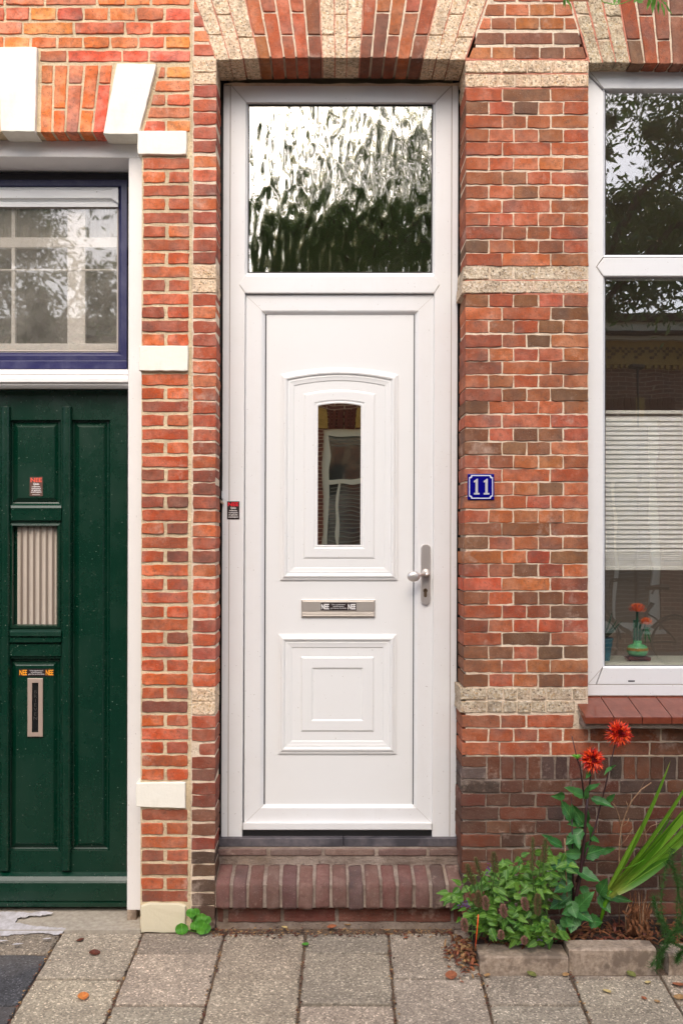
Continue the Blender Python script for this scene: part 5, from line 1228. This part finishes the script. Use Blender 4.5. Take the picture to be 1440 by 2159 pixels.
for a in ((170,1983,.034,lbn,'small curled brown leaf on the paving near the green door threshold'),(200,2010,.045,lbn,'dark brown leaf lying flat on the paving tile left of the pier'),(176,2102,.05,lo_,'orange leaf on the paving in the lower left'),(951,2058,.055,lrd,'rust coloured leaf below the dry litter heap'),
          (1279,2091,.036,lyl,'pale yellow leaf on the paving in the lower right'),(1357,2105,.022,lrd,'tiny rusty leaf right of the yellow leaf'),(1384,2112,.024,ltn,'tiny tan leaf near the lower right corner'),(1430,2078,.05,lrd,'rusty leaf at the right picture edge beyond the edging block'),(1431,2104,.04,ltn,'tan leaf at the right picture edge, lower one'),
          (700,1955,.04,lrd,'red brown leaf against the foot of the doorstep'),(600,1956,.03,lyl,'small yellowish leaf against the left half of the doorstep foot'),(815,1962,.03,ltn,'tan leaf stalk below the right half of the doorstep'),(1192,2056,.03,ltn,'tan leaf in front of the joint between two edging blocks'),(1330,2055,.04,lgn,'olive leaf lying along the middle edging block'),
          (1120,2055,.04,lgn,'olive leaf lying along the left edging block'),(1027,2057,.03,ltn,'tan leaf at the left corner of the left edging block'),(732,1950,.03,ltn,'tan curled leaf next to the red brown leaf at the step'),(1365,2072,.028,lyl,'pale curled leaf fragment by the feathery plant'),(855,1978,.02,lrd,'tiny rusty leaf fragment on the tile right of centre')):
    fleaf(*a)
mb = MB()
for i in range(240):
    x, y = random.gauss(982, 18), random.gauss(2008, 20)
    if x > 1006: x = 1006-random.random()*30
    hgt = max(0, .035*(1-((x-982)/34)**2-((y-2008)/40)**2)); c = G(x, y, .006+random.random()*hgt); mb.mi = random.randrange(4)
    d = Vector((random.uniform(-1, 1), random.uniform(-1, 1), random.uniform(-.3, .5))).normalized()*random.uniform(.012, .042); blade_mb(mb, c, c+d, random.uniform(.004, .016), .5, 4, Vector((0, -.3, 1)))
tag(mb.build('dry_litter_heap', [lrd, ltn, lbn, m_dryb], fixn=False), 'heap of dry brown leaves and petals at the left end of the flower bed', 'leaf litter', None, 'stuff')
mb = MB()
for i in range(700):
    x = random.uniform(.56, 1.9); y = random.uniform(-.235, -.03); c = Vector((x, y, .022+.1*(y+.235)*.3+random.random()*.02)); mb.mi = random.choice((0, 1, 1, 2, 2))
    d = Vector((random.uniform(-1, 1), random.uniform(-1, 1), random.uniform(-.2, .35))).normalized()*random.uniform(.015, .06); blade_mb(mb, c, c+d, random.uniform(.003, .016), .4, 3, Vector((0, -.3, 1)))
tag(mb.build('leaf_litter', [lrd, m_dryb, lbn], fixn=False), 'brown dead leaves and stalks covering the flower bed soil', 'leaf litter', None, 'stuff')
mb = MB()
for i in range(1300):                                 # crumbs in the joints and along the step
    if random.random() < .55: c = Vector((random.uniform(-.55, .5), random.gauss(-.03, .018), .001))
    else: c = Vector((random.choice(gx_[5:13])+random.gauss(0, .006), random.uniform(-.7, -.02), .002))
    c.z = .003+SL*min(0, c.y); c.x += SH*c.y; s_ = random.uniform(.002, .006); mb.mi = random.randrange(3); a = random.uniform(0, 3); u = Vector((math.cos(a), math.sin(a), .2))*s_; v = Vector((-math.sin(a), math.cos(a), .1))*s_*.5
    mb.add([c-u-v, c+u-v, c+u+v, c-u+v+Vector((0, 0, .002))], [(0, 1, 2, 3)])
tag(mb.build('crumbs', [ltn, lbn, m_soil], fixn=False), 'fine crumbs and bits in the paving joints and along the doorstep', 'debris', None, 'stuff')

# ============================================================ ACROSS THE STREET (seen in the glass)
OY = -10.5; KO = K*(D-OY)/D
def O(px, py, y=OY): k_ = K*(D-y)/D; return Vector((CX+(px-VX)*k_, y, CZ-(py-VY)*k_))
oh = thing('terraced_house', (0, OY, 0), 'single storey brick house across the street with yellow patterned cornice, reflected in the windows', 'house')
m_ob = bpy.data.materials.new('opposite_brick'); m_ob.use_nodes = True; t = NT(m_ob); t.b.inputs['Roughness'].default_value = .9
v = t.coords('Object'); sw = t.n('SeparateXYZ'); t.l(v, sw.inputs[0]); cb_ = t.n('CombineXYZ'); t.l(sw.outputs[0], cb_.inputs[0]); t.l(sw.outputs[2], cb_.inputs[1])
bt_ = t.n('TexBrick'); t.l(cb_.outputs[0], bt_.inputs['Vector']); bt_.inputs['Scale'].default_value = 1; bt_.inputs['Brick Width'].default_value = .22; bt_.inputs['Row Height'].default_value = .06; bt_.inputs['Mortar Size'].default_value = .006
bt_.inputs['Color1'].default_value = hexl(140, 80, 60); bt_.inputs['Color2'].default_value = hexl(110, 66, 52); bt_.inputs['Mortar'].default_value = hexl(190, 160, 130); t.base(bt_.outputs[0])
m_yel = mat_noise('yellow_brick', hexl(200, 158, 84), hexl(176, 134, 66), 20, .9); m_dkb = mat_noise('dark_trim_brick', hexl(84, 54, 42), hexl(66, 44, 36), 20, .9); m_crm = M('cream_paint', hexl(238, 226, 198), .6)
wins = [(-330, 898, 90, 1300), (678, 898, 905, 1230), (1268, 878, 1398, 1330), (1560, 898, 1900, 1300), (-900, 898, -600, 1300)]
ztop = O(0, 670).z
mb = MB(); xs = sorted(set([-1400, 2300]+[w_0[0] for w_0 in wins]+[w_0[2] for w_0 in wins]))
for a, b in zip(xs[:-1], xs[1:]):
    wn_ = [w_0 for w_0 in wins if w_0[0] <= a and w_0[2] >= b]; x0, x1 = O(a, 0).x, O(b, 0).x
    if wn_: mb.box((x0, OY-.3, O(0, wn_[0][1]).z), (x1, OY, ztop)); mb.box((x0, OY-.3, -.1), (x1, OY, O(0, wn_[0][3]).z))
    else: mb.box((x0, OY-.3, -.1), (x1, OY, ztop))
mb.build('wall', m_ob, oh)
def obox(px0, py0, px1, py1, proud, mat, nm, par=oh, back=.0):
    m_ = MB(); a, b = O(px0, py1), O(px1, py0); m_.box((a.x, OY-back, a.z), (b.x, OY+proud, b.z)); return m_.build(nm, mat, par)
obox(-1400, 664, 2300, 680, .35, m_dkb, 'gutter'); obox(-1400, 680, 2300, 699, .25, m_crm, 'cornice_band'); obox(-1400, 699, 2300, 706, .3, m_dkb, 'cornice_band'); obox(-1400, 706, 2300, 715, .15, m_crm, 'cornice_band')
obox(-1400, 715, 2300, 762, .02, m_yel, 'frieze'); obox(-1400, 762, 2300, 766, .06, m_yel, 'frieze')
mb = MB()
for i in range(-90, 40):
    cx = 1270+i*29*1.0
    for dx, dy in ((0, 6), (7, 0), (14, -6), (21, 0), (-7, 12), (0, -6)): a, b = O(cx+dx-3.6, 738+dy+2.5), O(cx+dx+3.6, 738+dy-2.5); mb.box((a.x, OY, a.z), (b.x, OY+.03, b.z))
tag(mb.build('frieze_pattern', m_dkb, oh), kind='stuff')
mb = MB()
for i in range(-185, 75): a, b = O(1270+i*14, 775), O(1277+i*14, 767); mb.box((a.x, OY, a.z), (b.x, OY+.08, b.z))
tag(mb.build('dentil', m_yel, oh), kind='stuff')
m_pane = M('far_window_glass', (.07, .07, .06, 1), .05, Specular_IOR_Level=.8)
m_net = M('net_curtain', hexl(130, 130, 118), .9)
for (x0, y0, x1, y1) in wins:
    wo = MB(); P_ = [O(*p) for p in ((x0, y1), (x1, y1), (x1, y0), (x0, y0))]; q_ = 15
    I_ = [O(*p) for p in ((x0+q_, y1-q_), (x1-q_, y1-q_), (x1-q_, y0+q_), (x0+q_, y0+q_))]
    of = lambda v, y: (v.x, OY+y, v.z)
    wo.loft([[of(v, -.1) for v in P_], [of(v, -.04) for v in P_], [of(v, -.04) for v in I_], [of(v, -.1) for v in I_]]); fo = wo.build('window_frame', m_crm, oh)
    a, b = O(x0, y1), O(x1, y0); pm = MB(); pm.box((a.x, OY-.11, a.z), (b.x, OY-.09, b.z)); pm.build('pane', m_pane, fo)
    tm = MB(); a, b = O(x0+q_, 1014), O(x1-q_, 1003); tm.box((a.x, OY-.09, a.z), (b.x, OY-.035, b.z)); xm = (x0+x1)/2
    tm.build('transom', m_crm, fo)
    tm = MB()
    for yy in range(int(y0+16), int(min(y1, 1300)), 9):
        if 935 < yy < 1016: continue
        a, b = O(x0+q_+4, yy+2.2), O(x1-q_-2, yy); tm.box((a.x, OY-.088, a.z), (b.x, OY-.083, b.z))
    tm.build('blind', m_net, fo)
    xp = x0+38; tm = MB(); a, b = O(xp, y1-q_), O(xp+5, 1014); tm.box((a.x, OY-.082, a.z), (b.x, OY-.05, b.z)); tm.build('glazing_bar', m_crm, fo)
    for k_ in range(int((x1-x0)/30)+2):                # lintel of fanned bricks and yellow blocks
        xx = x0-15+k_*30
        if k_ % 3 == 0: obox(xx, y0-46, xx+26, y0-2, .03, m_yel, 'lintel_block')
        else:
            tm = MB()
            for z_ in range(3): a, b = O(xx+z_*10, y0-2), O(xx+z_*10+8, y0-44); tm.box((a.x, OY, a.z), (b.x, OY+.02, b.z))
            tm.build('lintel_brick', M('lintel_brick', hexl(112, 60, 44), .9), oh)
    obox(x0-8, y1, x1+8, y1+8, .12, m_crm, 'sill')
# pale dormers/houses beyond
mb = MB(); mb.loft([[(x, OY+.1, ztop-.05), (x, OY-3.5, ztop+.9), (x, OY-7, ztop-.05)] for x in (-14, 18)], cap0=True, cap1=True); mb.build('roof', mat_noise('roof_tiles', hexl(90, 84, 84), hexl(120, 110, 106), 8, .8), oh)
fh = thing('far_house', (6, -30, 0), 'pale rendered house far behind the terraced house, glimpsed in the window reflection', 'house')
mb = MB(); mb.box((-4, -34, 0), (16, -30, 8.2)); mb.build('wall', M('pale_render', hexl(214, 212, 214), .9), fh)
mb = MB(); mb.loft([[(x, -29.6, 8.2), (x, -32, 9.8), (x, -34.4, 8.2)] for x in (-4.3, 16.3)], cap0=True, cap1=True); mb.build('roof', M('grey_slates', hexl(110, 110, 118), .8), fh)
for i in range(6): mb = MB(); mb.box((-2.6+i*3, -30.02, 5), (-1.2+i*3, -29.94, 7)); f_ = mb.build('window', m_crm, fh); mb = MB(); mb.box((-2.5+i*3, -30, 5.1), (-1.3+i*3, -29.92, 6.9)); mb.build('pane', m_pane, f_)
# street lamp
lx = CX+(1352-VX)*K*(D+9.4)/D; lz = CZ+362*K*(D+9.4)/D
lamp = thing('street_lamp', (lx, -9.4, 0), 'slim black street lamp across the road, mirrored in the window above the blind', 'street lamp')
mb = MB(); mb.tube([(lx, -9.4, 0), (lx, -9.4, lz)], [.03, .02], 10); mb.build('post', m_black, lamp); mb = MB(); mb.box((lx-.09, -9.5, lz), (lx+.09, -9.3, lz+.05)); mb.build('lamp_head', m_black, lamp, bevel=.01)
# bicycle at the kerb behind the camera
bk = thing('bicycle', (4.3, -8.9, -.12), 'black city bicycle parked across the street, mirrored in the lower window', 'bicycle')
by = -8.9; m_bike = M('black_bike_paint', (.01, .01, .011, 1), .25); m_rub = M('tyre_rubber', (.015, .015, .015, 1), .8); m_chrm = M('chrome', (.6, .6, .6, 1), .2, Metallic=1)
BZ = -.12
for wx in (2.15, 3.25):
    mb = MB(); ring = [Vector((wx+.33*math.cos(a), by, .345+.33*math.sin(a)+BZ)) for a in [2*math.pi*q/36 for q in range(37)]]; mb.tube(ring, .018, 6); wh = mb.build('wheel', m_rub, bk, smooth=True)
    mb = MB()
    for q in range(20): a = 2*math.pi*q/20; mb.tube([(wx, by, .345+BZ), (wx+.32*math.cos(a), by, .345+.32*math.sin(a)+BZ)], .0012, 3)
    mb.build('spokes', m_chrm, wh)
    mb = MB(); mb.tube([Vector((wx+.375*math.cos(a), by, .345+.375*math.sin(a)+BZ)) for a in [math.pi*(.0+q/12) for q in range(11)]], .02, 6); mb.build('mudguard', m_bike, bk, smooth=True)
mb = MB()
for pts, r in (([(2.15, by, .345), (2.33, by, .85), (2.36, by, .95)], .018), ([(2.31, by, .78), (2.72, by, .32)], .019), ([(2.31, by, .78), (2.64, by, .45), (2.9, by, .5)], .016), ([(2.72, by, .32), (2.95, by, .88)], .017), ([(2.72, by, .32), (3.25, by, .345)], .012), ([(2.9, by, .75), (3.25, by, .345)], .01)): mb.tube([Vector(p)+Vector((0, 0, BZ)) for p in pts], r, 8)
mb.build('frame', m_bike, bk, smooth=True)
mb = MB(); mb.tube([(2.36, by, .95), (2.38, by, 1.05)], .014, 8); mb.tube([(2.62, by-.28, 1.06), (2.48, by-.27, 1.08), (2.40, by-.1, 1.06), (2.40, by+.1, 1.06), (2.48, by+.27, 1.08), (2.62, by+.28, 1.06)], .013, 8); mb.build('handlebar', m_bike, bk, smooth=True)
mb = MB(); mb.loft([[(2.88+a, by+s_*w2, .96+z_) for s_, z_ in ((-1, 0), (-.6, .03), (.6, .03), (1, 0), (0, -.04))] for a, w2 in ((-.02, .02), (.05, .04), (.14, .09), (.24, .1), (.27, .07))], cap0=True, cap1=True); mb.tube([(2.95, by, .86), (2.98, by, .95)], .013, 8); mb.build('saddle', M('brown_leather', (.12, .06, .03, 1), .5), bk)
mb = MB()
for dz in (.72, .8, .9, .98):
    mb.tube([(1.86, by-.17, dz), (2.16, by-.17, dz), (2.16, by+.17, dz), (1.86, by+.17, dz), (1.86, by-.17, dz)], .004, 4)
for q in range(7): x = 1.86+q*.05; mb.tube([(x, by-.17, .98), (x, by-.17, .72), (x, by+.17, .72), (x, by+.17, .98)], .003, 4)
mb.build('basket', m_bike, bk)
mb = MB(); mb.lathe([(.1, -.004), (.1, .004)], (0, 0, 0), 20); mb.v = [(2.72+v_[0], by+.06+v_[2], .32+v_[1]) for v_ in mb.v]; mb.build('chainwheel', m_chrm, bk)
for o_ in [q for q in bk.children_recursive]:
    if o_.parent == bk: o_.location.x += 1.5
# street tree
TY = -6.0; KT = K*(D-TY)/D
def T(px, py, y=TY): k_ = K*(D-y)/D; return Vector((CX+(px-VX)*k_, y, CZ-(py-VY)*k_))
tr = thing('street_tree', (2.4, TY, 0), 'leafy street tree on the far side of the pavement, reflected in the fanlight and window', 'tree')
m_bark = mat_noise('bark', hexl(70, 58, 46), hexl(100, 84, 68), 20, .95, 1, .01)
mb = MB(); mb.tube([(2.75, TY, -.14), (2.72, TY, 1.5), (2.65, TY, 3.0), (2.55, TY, 4.2)], [.17, .13, .11, .09], 10)
for e in ((1.0, 5.4), (0., 5.0), (3.8, 5.8), (2.4, 6.8), (4.6, 5.2), (-.6, 4.9)): mb.tube([(2.6, TY, 3.8+random.random()*.4), ((2.6+e[0])/2, TY+random.uniform(-.3, .3), (4.3+e[1])/2+.2), (e[0], TY+random.uniform(-.6, .6), e[1])], [.06, .04, .015], 6)
mb.build('trunk', m_bark, tr, smooth=True)
cl = []; cl2 = []
for (px_, py_, r) in ((870,330,.5),(820,420,.5),(740,430,.42),(660,440,.4),(890,500,.55),(800,520,.5),(700,530,.45),(610,480,.35),(560,520,.35),(600,570,.3),(640,330,.2),(590,260,.16),(755,290,.25),(840,240,.26),(900,260,.3),(560,440,.22),(950,400,.6),(1050,420,.6),(1000,250,.5),(1120,330,.6),(1200,450,.6),(1220,200,.5),
    (1420,300,.3),(1440,420,.5),(1380,480,.45),(1300,500,.45),(1300,420,.2),(1400,600,.35),(1330,600,.28),(1290,640,.12),(1450,240,.3),(1520,350,.7),(1520,520,.6),(1600,250,.8),(1290,560,.35),(1390,250,.1),(1350,400,.2),(1285,300,.06),(1300,230,.04),(1000,520,.5),(1100,560,.45),(30,600,.25),(60,640,.3),(90,690,.2),(-40,560,.4),(20,680,.25),(200,610,.28),(240,560,.3),(160,560,.3),(700,200,.2),(480,480,.3)):
    (cl2 if px_ < 300 else cl).append((T(px_, py_), r))
for i in range(22): cl.append((Vector((random.uniform(1.6, 5), TY+random.uniform(-1.4, .2), random.uniform(6.9, 8.6))), random.uniform(.4, .8)))
lv = MB()
for (px_, py_) in [(530+i*26+random.uniform(-10, 10), 420+j*34+random.uniform(-8, 8)+(20 if i < 5 else 0)) for i in range(16) for j in range(6)]+[(1290+i*30, 430+j*36) for i in range(8) for j in range(4)]:
    c = T(px_, py_, TY-1.2)                            # larger foliage added behind the crown as a dark backdrop against sky specks
    for i in range(26):
        p = c+Vector((random.gauss(0, .12), random.gauss(0, .3), random.gauss(0, .12))); L_ = random.uniform(.12, .2); lv.mi = 0
        dd = Vector((random.uniform(-1, 1), random.uniform(-.4, .4), random.uniform(-1, .3))).normalized()*L_; s_ = dd.cross(Vector((random.uniform(-.3, .3), 1, random.uniform(-.3, .3)))).normalized()*L_*.2
        lv.add([p, p+dd*.5-s_, p+dd, p+dd*.5+s_], [(0, 1, 2, 3)])
for c, r in cl:
    for i in range(int(110+r*900)):
        d = Vector((random.gauss(0, .5), random.gauss(0, .5), random.gauss(0, .5)))*r; p = c+d; L_ = random.uniform(.07, .13); lv.mi = random.randrange(2)
        a = random.uniform(0, 6.28); dd = Vector((math.cos(a)*.6, math.sin(a)*.6, random.uniform(-1.1, .2))).normalized()*L_; s_ = dd.cross(Vector((random.uniform(-1, 1), random.uniform(-1, 1), random.uniform(-1, 1)))).normalized()*L_*.16
        lv.add([p, p+dd*.5-s_, p+dd, p+dd*.5+s_], [(0, 1, 2, 3)])
LVM = [mat_leaf('tree_leaf_dark', hexl(96, 112, 76), hexl(110, 124, 80), .4), mat_leaf('tree_leaf_light', hexl(78, 110, 44), hexl(90, 124, 50), .4)]
tag(lv.build('crown', LVM, tr, fixn=False), kind='stuff')
tr2 = thing('street_tree', (-3.4, TY, -.12), 'second street tree further left, reflected in the dusty fanlight over the green door', 'tree')
mb = MB(); mb.tube([(-3.4, TY, -.14), (-3.38, TY, 1.8), (-3.3, TY, 3.4), (-3.2, TY, 4.4)], [.12, .1, .08, .05], 10)
for c, r in cl2: mb.tube([(-3.3, TY, 3.3), ((-3.3+c.x)/2, TY+.05, (3.6+c.z)/2), tuple(c)], [.035, .025, .01], 6)
mb.build('trunk', m_bark, tr2, smooth=True)
cl2 += [(Vector((-3.2+random.uniform(-1.3, .9), TY+random.uniform(-1, .3), random.uniform(4.9, 6.6))), random.uniform(.35, .6)) for q in range(10)]
lv = MB()
for c, r in cl2:
    for i in range(int(110+r*900)):
        p = c+Vector((random.gauss(0, .5), random.gauss(0, .5), random.gauss(0, .5)))*r; L_ = random.uniform(.07, .13); lv.mi = random.randrange(2)
        a = random.uniform(0, 6.28); dd = Vector((math.cos(a)*.6, math.sin(a)*.6, random.uniform(-1.1, .2))).normalized()*L_; s_ = dd.cross(Vector((random.uniform(-1, 1), random.uniform(-1, 1), random.uniform(-1, 1)))).normalized()*L_*.16
        lv.add([p, p+dd*.5-s_, p+dd, p+dd*.5+s_], [(0, 1, 2, 3)])
tag(lv.build('crown', LVM, tr2, fixn=False), kind='stuff')
# ------------------------------------------------------------ rest of both facades beyond the picture edges
for k_ in range(66):
    y = 15-29*4+k_*29.0
    if y > 1940: break
    xs = [-418, -376, -333] if k_ % 2 else [-418, -333]
    for a, b in zip(xs[:-1], xs[1:]): brick(nw, a+2.5, b-2.5, y, y+22.5, pick(PN_L), 0, 'crisp', .09)
    if 60 < y < 277 or (y < 250 and k_ < 9):
        xs = [-333, -275, -217] if k_ % 2 else [-333, -230]
        for a, b in zip(xs[:-1], xs[1:]): brick(nw, a+2.5, b-2.5, y, y+22.5, pick(PN_T), 0, 'crisp', .09)
for k_ in range(46):
    brick(hw, 1848, 1946, 187+k_*28.6, 187+k_*28.6+25.5, c11(400), 0, 'old', .1)
